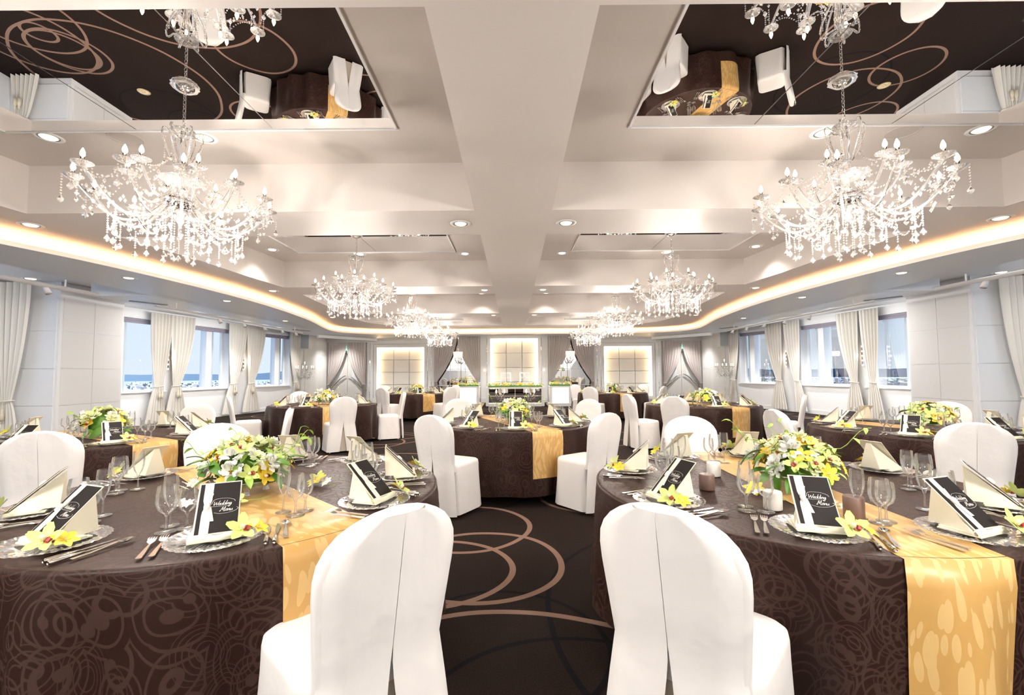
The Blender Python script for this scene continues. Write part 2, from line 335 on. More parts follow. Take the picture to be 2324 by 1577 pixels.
# soffit plate with the cove, and the higher ceiling by the windows and the far wall
SOFP = [(-6.3, YB), (-6.3, 7.79), (-7.35, 7.79), (-7.35, 15.6), (-6.95, 17.4), (-6.3, 18.2), (-5.2, 17.7), (-3.6, 16.75), (-2, 16.45), (0, 16.4)]
SOFP = SOFP + [(-x, y) for x, y in reversed(SOFP[:-1])]
sof = struct(poly('ceiling_soffit', [LIP[0]] + SOFP + list(reversed(LIP))[:-1], [], ZS, 'soffit'))
OUT = [(-9.8, YB), (-9.8, 9.1), (-9.9, 9.1), (-9.9, YF + .3), (9.9, YF + .3), (9.9, 9.1), (9.8, 9.1), (9.8, YB)]
hic = struct(poly('ceiling_raised', OUT + list(reversed(SOFP)), [], ZR, 'soffit'))
mb = MB()
for a, b in zip(SOFP, SOFP[1:]): mb.add([(*a, ZS), (*b, ZS), (*b, ZR), (*a, ZR)], [(0, 1, 2, 3)], False)
mb.build('soffit_step', 'soffit', sof)
zs = ZS
def strip(name, pts, sec, mat, parent=None, kind=None):
    mb = MB(); L = len(sec); offs = [offset(pts, d) for d, z in sec]; vs = []
    for i in range(len(pts)):
        for j in range(L): vs.append((offs[j][i][0], offs[j][i][1], sec[j][1]))
    fs = [(i * L + j, i * L + j + 1, (i + 1) * L + j + 1, (i + 1) * L + j) for i in range(len(pts) - 1) for j in range(L - 1)]
    mb.add(vs, fs, True)
    return mb.build(name, mat, parent, kind=kind)
strip('cove_lip', LIP, [(0, zs), (0, zs + .05), (.02, zs + .05), (.02, zs + .012), (.2, zs + .012)], 'soffit', sof)
strip('cove_fascia', LIP, [(.2, zs + .012), (.2, ZB)], 'ceil', sof)
strip('cove_light_strip', LIP, [(.05, zs + .030), (.085, zs + .030)], 'led', sof)

# ------------------------------------------------------------------ walls
def wall_run(mb, pts, opens, z0, z1, depth, sg):
    "vertical wall along plan polyline pts; opens = (s0, s1, za, zb) holes with reveals running outward"
    L = [0]
    for a, b in zip(pts, pts[1:]): L.append(L[-1] + math.dist(a, b))
    def P(s, d=0):
        for i in range(len(pts) - 1):
            if s <= L[i + 1] + 1e-6 or i == len(pts) - 2:
                a, b = Vector(pts[i]), Vector(pts[i + 1]); t = (s - L[i]) / (L[i + 1] - L[i]); q = a.lerp(b, t); u = (b - a).normalized()
                return (sg * (q.x + u.y * d), q.y - u.x * d)
    cuts = sorted(set([0, L[-1]] + L + [o[0] for o in opens] + [o[1] for o in opens]))
    for a, b in zip(cuts, cuts[1:]):
        if b - a < 1e-5: continue
        m = (a + b) / 2; op = [o for o in opens if o[0] < m < o[1]]
        spans = [(z0, z1)] if not op else [(z0, op[0][2]), (op[0][3], z1)]
        for c, d in spans: mb.add([(*P(a), c), (*P(b), c), (*P(b), d), (*P(a), d)], [(0, 1, 2, 3)], False)
        if op:
            for z in (op[0][2], op[0][3]): mb.add([(*P(a), z), (*P(b), z), (*P(b, depth), z), (*P(a, depth), z)], [(0, 1, 2, 3)], False)
    for o in opens:
        for s in (o[0], o[1]): mb.add([(*P(s), o[2]), (*P(s), o[3]), (*P(s, depth), o[3]), (*P(s, depth), o[2])], [(0, 1, 2, 3)], False)
    return P
WIN = [(.10, 1.25, .84, 2.66), (1.75, 3.50, .84, 2.66), (4.45, 6.1, .84, 2.66)]
wc = 0
for sg, side in ((-1, 'left'), (1, 'right')):
    mb = MB(); P = wall_run(mb, WALLP, WIN, 0, 2.9, .34, sg)
    # pier and the recessed bay nearer the camera
    near = [(8.95, YB), (8.95, 7.79)]
    P2 = wall_run(mb, near, [(1.2, 3.6, .84, 2.66), (4.9, 7.4, .84, 2.66), (8.6, 11.6, .84, 2.66)], 0, 2.9, .3, sg)
    for a, b in (((8.95, 7.79), (7.87, 7.79)), ((7.87, 7.79), (7.87, 9.08)), ((7.87, 9.08), (9.45, 9.08)), ((9.45, 9.08), (9.45, 10.2)), ((9.45, 10.2), (9.3, 10.6))): mb.add([(sg * a[0], a[1], 0), (sg * b[0], b[1], 0), (sg * b[0], b[1], 2.9), (sg * a[0], a[1], 2.9)], [(0, 1, 2, 3)], False)
    # end column from last window to far wall, slightly bowed
    col = [(8.1, 17.0), (8.02, 17.3), (8.0, 17.9), (8.02, 18.6), (8.1, YF)]
    for a, b in zip(col, col[1:]): mb.add([(sg * a[0], a[1], 0), (sg * b[0], b[1], 0), (sg * b[0], b[1], 2.9), (sg * a[0], a[1], 2.9)], [(0, 1, 2, 3)], True)
    wl = struct(mb.build('wall_' + side, 'wall'))
    # wall panels on the pier: two by four on the room face, a column on the face toward the camera
    zr = [(.12, .75), (.75, 1.39), (1.39, 2.04), (2.04, 2.62)]
    for a, b in zr:
        for y0, y1 in ((7.84, 8.43), (8.43, 9.03)):
            MB().box((sg * 7.862, (y0 + y1) / 2, (a + b) / 2), (.018, y1 - y0 - .008, b - a - .008)).build('panel', 'panel', wl)
        MB().box((sg * 8.40, 7.782, (a + b) / 2), (.98, .018, b - a - .008)).build('panel', 'pier', wl)
    for a, b in zr:
        for y0, y1 in ((17.25, 18.3), (18.32, 19.4)):
            MB().box((sg * (8.005 + (.025 if y0 > 18 else 0)), (y0 + y1) / 2, (a + b) / 2), (.02, y1 - y0 - .008, b - a - .008)).build('panel', 'panel', wl)
    bb = MB()
    for i in range(len(WALLP) - 1):
        a, b = WALLP[i], WALLP[i + 1]; c = ((a[0] + b[0]) / 2 - .01, (a[1] + b[1]) / 2); bb.box((sg * c[0], c[1], .06), (.02, math.dist(a, b) + .02, .12), math.atan2(-(b[0] - a[0]) * sg, b[1] - a[1]))
    struct(bb.build('baseboard_' + side, 'trim'))
    for wi, (s0, s1, za, zb) in enumerate(WIN):
        wc += 1; d = .26
        w = struct(put('window_%d' % wc, None)); 
        def bar(name, s, wd, z0_, z1_, dd, mat, dep=.06):
            x, y = P(s, dd); x2, y2 = P(s + .01, dd); a = math.atan2(y2 - y, x2 - x)
            MB().box((x, y, (z0_ + z1_) / 2), (wd, dep, z1_ - z0_), a).build(name, mat, w)
        e1, e2 = P(s0, d), P(s1, d); ang = math.atan2(e2[1] - e1[1], e2[0] - e1[0]); mid = ((e1[0] + e2[0]) / 2, (e1[1] + e2[1]) / 2); wd = math.dist(e1, e2)
        MB().box((*mid, za + .03), (wd, .09, .06), ang).build('sill_rail', 'aluf', w); MB().box((*mid, zb - .03), (wd, .07, .06), ang).build('head_rail', 'aluf', w)
        si = P((s0 + s1) / 2, .12); MB().box((*si, za + .008), (wd + .06, .38, .03), ang).build('window_sill', 'aluf', w)
        bar('side_frame', s0 + .03, .06, za, zb, d, 'frame'); bar('side_frame', s1 - .03, .06, za, zb, d, 'aluf')
        ps = {0: .17, 1: s1 - .62, 2: s1 - .42}[wi]
        bar('post', ps, .20, za, zb, d, 'aluf', .2); bar('post', ps + .13, .06, za, zb, d + .02, 'post', .24)
        for a, b in ((s0 + .06, ps - .09), (ps + .15, s1 - .06)):
            if b - a > .05:
                g1, g2 = P(a, d + .03), P(b, d + .03); MB().add([(*g1, za + .05), (*g2, za + .05), (*g2, zb - .05), (*g1, zb - .05)], [(0, 1, 2, 3)], False).build('pane', 'pane', w)
        b1, b2 = P(s0 + .03, .05), P(s1 - .03, .05); a2 = math.atan2(b2[1] - b1[1], b2[0] - b1[0]); bl = MB(); L_ = math.dist(b1, b2)
        for k in range(4): bl.box(((b1[0] + b2[0]) / 2, (b1[1] + b2[1]) / 2, zb - .02 - .028 * k), (L_, .05 + .012 * (k % 2), .024), a2)
        tag(bl.build('roman_blind', 'blind'), 'grey violet blind folded up over the %s window of the %s wall' % (('nearest', 'middle', 'farthest')[wi], side), 'blind', 'folded window blinds')
    for k, (s0, s1, za, zb) in enumerate([(1.2, 3.6, .84, 2.66), (4.9, 7.4, .84, 2.66), (8.6, 11.6, .84, 2.66)]):
        wc += 1; e1, e2 = P2(s0, .25), P2(s1, .25); w = struct(put('window_%d' % wc, None))
        MB().add([(*e1, za), (*e2, za), (*e2, zb), (*e1, zb)], [(0, 1, 2, 3)], False).build('pane', 'pane', w)
        fr = MB()
        for s in (s0, (s0 + s1) / 2, s1):
            x, y = P2(s, .22); fr.box((x, y, (za + zb) / 2), (.07, .07, zb - za))
        fr.build('mullions', 'aluf', w)
# rear wall, behind the camera
mb = MB(); mb.add([(8.95, YB, 0), (-8.95, YB, 0), (-8.95, YB, 2.9), (8.95, YB, 2.9)], [(0, 1, 2, 3)], False); wb = struct(mb.build('wall_rear', 'wall'))
# ------------------------------------------------------------------ far wall with niches, mirrored bays and doors
FO = [(-8.04, -6.34, 0, 2.6), (-5.89, -3.86, .25, 2.38), (-3.42, -1.46, 0, 2.84), (-1.02, 1.02, .25, 2.74), (1.46, 3.42, 0, 2.84), (3.86, 5.89, .25, 2.38), (6.34, 8.04, 0, 2.6)]
mb = MB(); wall_run(mb, [(-8.1, YF), (8.1, YF)], [(a + 8.1, b + 8.1, c, d) for a, b, c, d in FO], 0, 2.9, -.18, 1)
mb.add([(-9.6, YF + .23, 0), (9.6, YF + .23, 0), (9.6, YF + .23, 2.9), (-9.6, YF + .23, 2.9)], [(0, 1, 2, 3)], False)
wf = struct(mb.build('wall_far', 'wall'))
bb = MB()
for a, b in ((-6.3, -5.95), (-3.8, -3.44), (-1.44, -1.08), (1.08, 1.44), (3.44, 3.8), (5.95, 6.3)): bb.box(((a + b) / 2, YF - .02, .1), (b - a, .05, .2))
struct(bb.build('baseboard_far', 'trim'))
tn = 0
for a, b, c, d in (FO[1], FO[3], FO[5]):
    w, cx, cz = b - a, (a + b) / 2, (c + d) / 2; tn += 1; t = struct(put('trim_%d' % tn, None))
    for k, (e, wd, y) in enumerate(((0, .13, .06), (.16, .13, .035))):   # two stepped frames
        if k and abs(cx) < 1: continue
        f = MB(); x0, x1, zt = a - e - wd, b + e + wd, min(d + e + wd, 2.87)
        f.box((x0 + wd / 2, YF - y / 2 - .002, zt / 2), (wd, y, zt)).box((x1 - wd / 2, YF - y / 2 - .002, zt / 2), (wd, y, zt)).box((cx, YF - y / 2 - .002, zt - wd / 2), (x1 - x0 - 2 * wd, y, wd))
        if k == 0: f.box((cx, YF - y / 2 - .002, c - .065), (w, y, .13))
        f.build('frame', 'white', t)
        s = MB(); m_ = .014                                              # strip of mirror mosaic along the frame
        n_ = 40
        for i in range(n_):
            z = (i + .5) / n_ * (zt - .1); j = rnd.uniform(-.003, .003)
            for x in (x0 - .012, x1 + .012): s.box((x, YF - .012 + j, z), (m_, .02, (zt - .1) / n_ * .9), rnd.uniform(-.3, .3))
        for i in range(30): s.box((x0 + (i + .5) * (x1 - x0) / 30, YF - .012, zt + .008), ((x1 - x0) / 31, .02, m_), 0)
        s.build('mosaic_strip', 'mirror', t, kind='stuff')
    nx, nz = 3, 4
    for i in range(nx):
        for j in range(nz): MB().box((a + w * (i + .5) / nx, YF + .17, c + (d - c) * (j + .5) / nz), (w / nx - .022, .06, (d - c) / nz - .022)).build('panel', 'nichep', wf)
    l = MB()
    for x in (a + .02, b - .02): l.box((x, YF + .05, cz), (.012, .02, d - c - .06))
    l.box((cx, YF + .05, d - .02), (w - .06, .02, .012)); l.build('light_strip', 'nled', t)
for i, x in enumerate((-1.27, 1.27)):
    o = MB().lathe([(0, -.05), (.03, -.045), (.04, 0), (.03, .04), (0, .05)], 12).build('wall_lamp', 'dlight', loc=(x, YF - .07, 1.38)); tag(o, 'small glowing wall lamp %s of the middle niche' % ('left', 'right')[i], 'wall lamp', 'niche wall lamps')
def drape_mesh(W_, tx, tw, zt, zq, zb, h0, h1, nf, amp, sag=.0, nu=90, pw=1.9):
    mb = MB(); na, nb = 16, 8
    def fn(u, v):
        k = v * (na + nb)
        if k <= na:
            q = k / na; e = q ** pw; a = (tx - tw / 2) * e; b = W_ + (tx + tw / 2 - W_) * e; z = zt + (zq - zt) * q - sag * math.sin(PI * min(1, u)) * q ** 3 * (1 if q < .999 else .3)
            am = amp * (1 - .55 * e)
        else:
            q = (k - na) / nb; e = q ** .7; a = tx - tw / 2 + (h0 - tx + tw / 2) * e; b = tx + tw / 2 + (h1 - tx - tw / 2) * e; z = zq + (zb - zq) * q; am = amp * (.45 + .6 * e)
        return (a + (b - a) * u, am * (math.sin(2 * PI * nf * u + .5 * math.sin(5 * u)) + .3 * math.sin(4 * PI * nf * u + 1)), z)
    mb.grid(fn, nu, na + nb)
    return mb
def curtain(name, mesh, label, group, loc, rz, mat, tx, zq, tw, tassel=True, dep=.07):
    t = thing(name, label, 'curtain', loc, rz, group)
    mesh.build('curtain_panel', mat, t)
    pts = [(tx + (tw / 2 + .02) * math.cos(a), dep * math.sin(a), zq + .015 * math.cos(a)) for a in [2 * PI * i / 16 for i in range(16)]]
    MB().tube(pts, .012, 6, closed=True).build('tieback', 'rope' if tassel else mat, t)
    if tassel:
        for dx in (-.035, .035):
            MB().lathe([(0, .03), (.012, .02), (.02, 0), (.012, -.02), (.024, -.05), (.03, -.16), (0, -.165)], 8).tube([(0, 0, .02), (0, 0, .13)], .005, 4).build('tassel', 'rope', t, loc=(tx + dx, -dep - .01, zq - .15))
    return t
for sg, side in ((-1, 'left'), (1, 'right')):
    for (x0, x1, tie, nm) in ((3.42, 2.44, 1, 'outer'), (2.44, 1.46, 0, 'inner')):
        # each leaf sweeps from the bay's middle to its outer jamb
        w_ = .98; xo = x0 if tie else x1
        m_ = drape_mesh(w_, .07, .12, 2.84, .90, .06, -.01, .22, 9, .035, .06, pw=1.7)
        # mesh runs from the jamb (x=0) towards the middle; mirror it when the jamb lies on the +x side
        if sg * (1 if tie else -1) > 0: m_.v = [(-x, y, z) for x, y, z in m_.v]
        jx = sg * xo
        curtain('swagged_drape', m_, 'grey satin drape swept to the %s jamb of the %s mirrored bay' % (nm, side), 'grey drapes on the far wall', (jx, YF - .08, 0), 0, 'grey', .07 if sg * (1 if tie else -1) < 0 else -.07, .90, .12, False)
        xo2 = 8.02 if tie else 6.36
        m_ = drape_mesh(.83, .06, .10, 2.6, .80, .1, -.01, .14, 7, .03, .12, pw=2.0)
        if sg * (1 if tie else -1) > 0: m_.v = [(-x, y, z) for x, y, z in m_.v]
        curtain('swagged_drape', m_, 'grey satin drape over the %s leaf of the %s double doors' % (nm, side), 'grey drapes on the far wall', (sg * xo2, YF - .07, 0), 0, 'grey', .06 * (1 if sg * (1 if tie else -1) < 0 else -1), .80, .1, False)
    # double doors behind the drapes
    d = struct(put('door_%d' % (1 if sg < 0 else 2), None)); dx = sg * 7.19
    for k in (-1, 1):
        lf = MB().box((dx + k * .425, YF + .1, 1.06), (.84, .045, 2.1)).build('door_leaf', 'door', d)
        for zc, hh in ((.48, .72),): MB().box((dx + k * .425, YF + .07, zc), (.6, .02, hh)).build('door_panel', 'door', lf)
        MB().box((dx + k * .45, YF + .072, 1.4), (.5, .012, .95)).build('door_pane', 'aluf', lf)  # opaque white colour stands in for the light showing in the glass
        hp = [(dx + k * (.04 + .86 * q), YF + .02 - .03 * math.sin(PI * q), 1.17 - .62 * (3 * q * q - 2 * q ** 3)) for q in [i / 14 for i in range(15)]]
        MB().tube(hp, [.012 + .02 * math.sin(PI * i / 14) for i in range(15)], 8).build('door_handle', 'steel', lf)
    MB().box((dx, YF + .1, 2.36), (1.70, .05, .46)).build('transom', 'door', d); MB().box((dx, YF + .05, 2.13), (.3, .05, .05)).build('door_closer', 'frame', d)
    e = thing('exit_sign', 'green lit exit sign above the %s double doors' % side, 'exit sign', (dx - .04 * 0, YF + .02, 2.36), 0, 'exit signs')
    MB().box((0, 0, 0), (.4, .05, .24)).build('sign_case', 'white', e); MB().box((0, -.028, 0), (.37, .006, .21)).build('sign_face', 'exitg', e)
    f = MB(); f.box((.09, -.034, -.005), (.11, .003, .17)); f.tube([(-.09, -.034, .03), (-.05, -.034, -.01), (-.1, -.034, -.05)], .012, 5).tube([(-.05, -.034, -.01), (-.02, -.034, -.06)], .012, 5).tube([(-.14, -.034, .02), (-.09, -.034, .035), (-.04, -.034, .03)], .01, 5).lathe([(0, .02), (.018, 0), (0, -.02)], 8, (-.065, -.034, .065)); f.build('running_figure', 'exitw', e)
    # mirrored bay
    mw = thing('mirror_wall', 'mirror wall in a thin grid of bars behind the %s drapes' % side, 'mirror', (sg * 2.44, YF + .12, 0), 0, 'mirrored bays')
    for i in range(3):
        for j in range(4): MB().box((-.98 + 1.96 * (i + .5) / 3, 0, .05 + 2.76 * (j + .5) / 4), (1.96 / 3 - .02, .01, 2.76 / 4 - .02)).build('mirror_pane', 'mirror', mw)
    g = MB()
    for i in range(4): g.box((-.98 + 1.96 * i / 3, -.008, 1.43), (.018, .02, 2.76))
    for j in range(5): g.box((0, -.008, .05 + 2.76 * j / 4), (1.96, .02, .018))
    g.build('grid_bars', 'trim', mw)
    # floor lamp with drum shade and crystals
    t = thing('floor_lamp', 'tall floor lamp with a lit drum shade before the %s mirrored bay' % side, 'floor lamp', (sg * 2.36, YF - .42, 0), 0, 'drum shade floor lamps')
    MB().lathe([(0, 0), (.16, 0), (.16, .02), (.03, .04), (0, .04)], 16).build('base', 'chrome', t); MB().lathe([(.012, .03), (.012, 2.3)], 8).build('pole', 'white', t)
    MB().lathe([(.19, 1.94), (.2, 2.16)], 24).lathe([(.19, 1.941), (.0, 1.945)], 24).build('lamp_shade', 'shade', t)
    c = MB()
    for k in range(34): a = rnd.random() * 2 * PI; q = rnd.random(); c.bead((.16 * q ** .5 * math.cos(a), .16 * q ** .5 * math.sin(a), 1.93 - .25 * (1 - q) - .02), .018, 1.6)
    c.build('crystal_drops', 'crystal', t, kind='stuff')
    # candelabrum on the floor beside the last window
    t = thing('floor_candelabrum', 'tall crystal floor candelabrum in the corner by the last %s window' % side, 'candelabrum', (sg * 7.62, 16.5, 0), .3 * sg, 'floor candelabra')
    MB().lathe([(0, 0), (.15, 0), (.15, .015), (.04, .05), (.02, .1), (.03, .2), (.018, .3), (.03, .42), (.018, .5), (.03, .65), (.018, .75), (.03, .9), (.018, 1.0), (.035, 1.15), (.02, 1.3), (.05, 1.4), (0, 1.42)], 12).build('stem', 'crystal', t)
    for k in range(7):
        a = 2 * PI * k / 6; r = 0 if k == 6 else .3; zc = 1.45 if r else 1.6; ar = put('arm', None, t, loc=(0, 0, 0))
        me = MB().tube([(r * q * math.cos(a), r * q * math.sin(a), 1.2 - .1 * math.sin(PI * q) + (zc - 1.2 - .03) * q ** 3) for q in [i / 10 for i in range(11)]], .011, 6).build('arm', 'crystal', t)
        bpy.data.objects.remove(ar)
        MB().lathe([(.01, 0), (.055, .02), (.06, .028), (.02, .01)], 12, (r * math.cos(a), r * math.sin(a), zc - .02)).build('drip_cup', 'crystal', me)
        MB().lathe([(.014, 0), (.014, .07), (0, .07)], 8, (r * math.cos(a), r * math.sin(a), zc)).build('candle', 'candle', me)
        MB().lathe([(.002, 0), (.012, .015), (.008, .035), (0, .05)], 8, (r * math.cos(a), r * math.sin(a), zc + .07)).build('bulb', 'bulb', me)
    c = MB()
    for k in range(90):
        a = rnd.random() * 2 * PI; r = .1 + .22 * rnd.random(); c.bead((r * math.cos(a), r * math.sin(a), 1.18 + rnd.random() * .26 - .1), .016, 1.7)
    c.build('crystal_drops', 'crystal', t, kind='stuff')
    # loudspeaker on the column
    t = thing('loudspeaker', 'grey wall loudspeaker high on the %s corner column' % side, 'loudspeaker', (sg * 7.79, 16.95, 2.46), 0, 'wall loudspeakers')
    MB().box((0, 0, 0), (.33, .26, .54)).build('cabinet', 'white', t); MB().box((0, -.135, 0), (.30, .012, .51)).build('grille', 'speaker', t); MB().box((sg * .16, .1, 0), (.12, .05, .1)).build('bracket', 'white', t)
    # rolled projection screen housings
    t = thing('screen_housing', 'long white rolled screen housing under the soffit near the %s doors' % side, 'projection screen', (sg * 6.15, 16.8, 2.58), -.91 * sg, 'long screen housings')
    MB().box((0, 0, 0), (2.4, .11, .10)).build('case', 'white', t); MB().box((0, -.02, -.055), (2.36, .02, .012)).build('screen_edge', 'frame', t)
    t = thing('screen_housing', 'slim white screen housing hanging across the %s half of the last coffer' % side, 'projection screen', (sg * 3.1, 13.6, 2.87), 0, 'coffer screen housings')
    MB().box((0, 0, 0), (3.14, .065, .06)).build('case', 'white', t)
    for q in (-1.4, 1.4): MB().box((q, 0, .21), (.02, .02, .38)).build('hanger', 'white', t)
    # side curtains
    L = [0]
    for a, b in zip(WALLP, WALLP[1:]): L.append(L[-1] + math.dist(a, b))
    def PW(s, d):
        for i in range(len(WALLP) - 1):
            if s <= L[i + 1] or i == len(WALLP) - 2:
                a, b = Vector(WALLP[i]), Vector(WALLP[i + 1]); u = (b - a).normalized(); q = a + u * (s - L[i]); return (sg * (q.x - u.y * d), q.y + u.x * d), u
    for (s0, s1, tc_, h0, h1, nm) in ((.68, 1.25, .93, .62, 1.12, 'far side of the nearest window'), (1.27, 1.98, 1.47, 1.15, 1.78, 'near side of the middle window'), (3.30, 3.98, 3.50, 3.12, 3.58, 'far side of the middle window'),
                                      (4.05, 4.78, 4.24, 3.92, 4.6, 'near side of the farthest window'), (5.94, 6.5, 6.28, 6.1, 6.5, 'far side of the farthest window')):
        (x, y), u = PW(s0, .16); (x2, y2), _ = PW(s1, .16); W_ = s1 - s0
        m_ = drape_mesh(W_, tc_ - s0, .2, 2.84, .98, .06, h0 - s0, h1 - s0, 6, .045)
        if sg > 0: m_.v = [(a, b, c) for a, b, c in m_.v]
        curtain('window_curtain', m_, 'cream tied back curtain on the %s, %s wall' % (nm, side), 'cream window curtains', (x, y, 0), math.atan2(y2 - y, x2 - x), 'cream', tc_ - s0, .98, .2)
    m_ = drape_mesh(.70, .36, .2, 2.86, .84, .06, .12, .64, 6, .045)
    curtain('window_curtain', m_, 'cream tied back curtain in front of the %s panelled pier' % side, 'cream window curtains', (-8.9 if sg < 0 else 8.9 - .70, 7.62, 0), 0, 'cream', .36, .84, .2)
    for k, s in enumerate((1.26, 3.98)):
        (x, y), u = PW(s + .02, .05); t = thing('wall_sconce', 'crystal ball wall sconce lit between the curtains, %s of the %s wall' % (('nearer', 'farther')[k], side), 'wall sconce', (x, y, 1.66), 0, 'crystal ball sconces')
        MB().box((0, 0, 0), (.05, .05, .54)).build('back_bar', 'chrome', t)
        for j in range(5): MB().lathe([(0, -.028), (.02, -.02), (.028, 0), (.02, .02), (0, .028)], 8, smooth=False).build('crystal_ball', 'shade', t, loc=(-sg * .05, -.04, -.24 + .12 * j))
        lamp('POINT', (x - sg * .14, y, 1.66), 1.2, WARM, .02)
    # track rails with spots; the nearer rail's heads are added to light the wall
    for k, (y0, y1) in enumerate(((3.4, 6.95), (8.1, 13.8))):
        t = thing('track_rail', 'white tubular light rail hung under the soffit, %s one on the %s' % (('nearer', 'farther')[k], side), 'light rail', (sg * 6.46, 0, 2.52), 0, 'tubular light rails')
        MB().tube([(0, y0, 0), (0, y1, 0)], .032 if k == 0 else .022, 8).build('tube', 'white', t)
        for y in (y0 + .5, y1 - .5): MB().box((0, y, .065), (.015, .015, .13)).build('hanger', 'white', t)
        for y in ((4.3, 5.3, 6.2), (9.9, 10.8, 11.7, 12.6, 13.4))[k]:
            if 1:
                lamp('SPOT', (sg * 6.62, y, 2.47), (30, 26)[k], (1, .98, .96), .012, (0, -sg * 1.0, 0), angle=R(140)); s = MB().lathe([(.03, .05), (.04, -.05), (0, -.045)], 10, Mx=Matrix.Translation((0, y, -.07)) @ Matrix.Rotation(.5 * sg, 4, 'Y')).build('spot_head', 'white', t)
    for k, y in enumerate((8.6, 14.2)):
        t = MB().box((0, 0, 0), (.03, .6, .012)).box((.05, 0, 0), (.03, .6, .012)).build('air_slot', 'frame', loc=(sg * (7.0 if y < 10 else 6.7), y, ZS - .007), rot=(0, 0, .5 * sg)); tag(t, 'slim air slot in the %s soffit, %s one' % (side, ('nearer', 'farther')[k]), 'air vent', 'soffit air slots')
# ------------------------------------------------------------------ downlights
def dl_proto():
    t = thing('downlight', '', 'downlight', (0, 0, -50))
    MB().lathe([(.075, -.004), (.085, -.008), (.1, -.006), (.105, 0)], 24).build('ring', 'trim', t)
    MB().lathe([(.075, -.004), (.066, .002), (.06, -.002)], 24).build('reflector', 'frame', t); MB().lathe([(.062, -.003), (.05, -.012), (0, -.016)], 20).build('lens', 'dlight', t)
    return t
DL = Proto(dl_proto())
dls = []
for sg, side in ((-1, 'left'), (1, 'right')):
    for y, w in ((5.75, 'first'), (10.46, 'second'), (15.1, 'third')): dls.append((sg * .68, y, 3.2, 'beside the central beam, %s crossing, %s side' % (w, side)))
    for x, y, w in ((6.17, 5.68, 'first'), (5.58, 10.4, 'second'), (6.2, 15.4, 'third')): dls.append((sg * x, y, 3.2, 'beside the glowing cove, %s on the %s' % (w, side)))
    for x, y, w in ((4.88, 4.62, 'outer'), (3.27, 4.66, 'inner')): dls.append((sg * x, y, 3.78, '%s one behind the near %s mirror panel' % (w, side)))
    for x, y, w in ((1.02, 9.41, 'inner'), (3.22, 9.39, 'middle'), (4.86, 9.0, 'outer')): dls.append((sg * x, y, 3.78, '%s one of the second %s coffer' % (w, side)))
    for x, y, w in ((1.02, 14.2, 'inner'), (3.22, 14.2, 'middle')): dls.append((sg * x, y, 3.78, '%s one of the third %s coffer' % (w, side)))
    for x, y, w in ((9.9, 12.0, 'wall side first added'), (9.7, 15.5, 'wall side second added'), (9.0, 18.6, 'wall side third added'), (8.1, 7.5, 'first'), (6.45, 7.5, 'second'), (6.35, 9.95, 'third'), (7.0, 13.8, 'fourth')): dls.append((sg * x, y, 2.9, '%s one in the %s soffit' % (w, side)))  # the wall side ones are added to brighten the side walls
dls = [(x * KI, y * KI, ZB if z < 3.5 else ZM, w) if z > 3 else (x * KS, y * KS, ZS, w) for x, y, z, w in dls]
dls = [(x, y, ZR if 'wall side' in w else z, w) for x, y, z, w in dls] + [(x, 18.75 if abs(x) > 7 else 17.9, ZR, 'added over the far wall, %s' % w) for x, w in ((-7.2, 'at the left doors'), (7.2, 'at the right doors'), (-4.9, 'at the left niche'), (-2.4, 'at the left mirrored bay'), (-.7, 'left of the axis'), (.7, 'right of the axis'), (2.4, 'at the right mirrored bay'), (4.9, 'at the right niche'))]  # far wall row is added, unseen behind the lip, to brighten that wall
for x, y, z, w in dls:
    DL.place((x, y, z - .001), 0, 'round recessed downlight ' + w, 'recessed downlights')
    lamp('SPOT', (x, y, z - .06), (34 if z > 2.7 else 45) if z != ZR else 75, (1, .88, .76) if z != ZR else (1, .97, .94), .06, (0, 0, 0), angle=R(115))
for x in (-4.2, -1.6, 1.6, 4.2):
    for y in (-3.4, -1.4, .9): lamp('SPOT', (x, y, 2.75), 45, (1, .93, .87), .1, (0, 0, 0), angle=R(130))
for sg, side in ((-1, 'left'), (1, 'right')):
    o = MB().disc(.115, 0, 24).lathe([(.115, 0), (.125, -.006), (.13, .002)], 24, mat=0).build('ceiling_speaker', 'spk', loc=(sg * 4.09 * KI, 4.65 * KI, ZM - .003)); tag(o, 'round mesh ceiling speaker between two downlights, %s side' % side, 'ceiling speaker', 'ceiling speakers')
for sg, side in ((-1, 'left'), (1, 'right')):
    o = MB().lathe([(0, .006), (.03, .006), (.032, .004), (.034, .006), (.10, .006), (.105, 0)], 28).build('floor_outlet', 'gold', loc=(sg * 6.91, 8.2, 0)); tag(o, 'round brass floor outlet cover on the carpet, %s side of the room' % side, 'floor outlet', 'brass floor outlets')
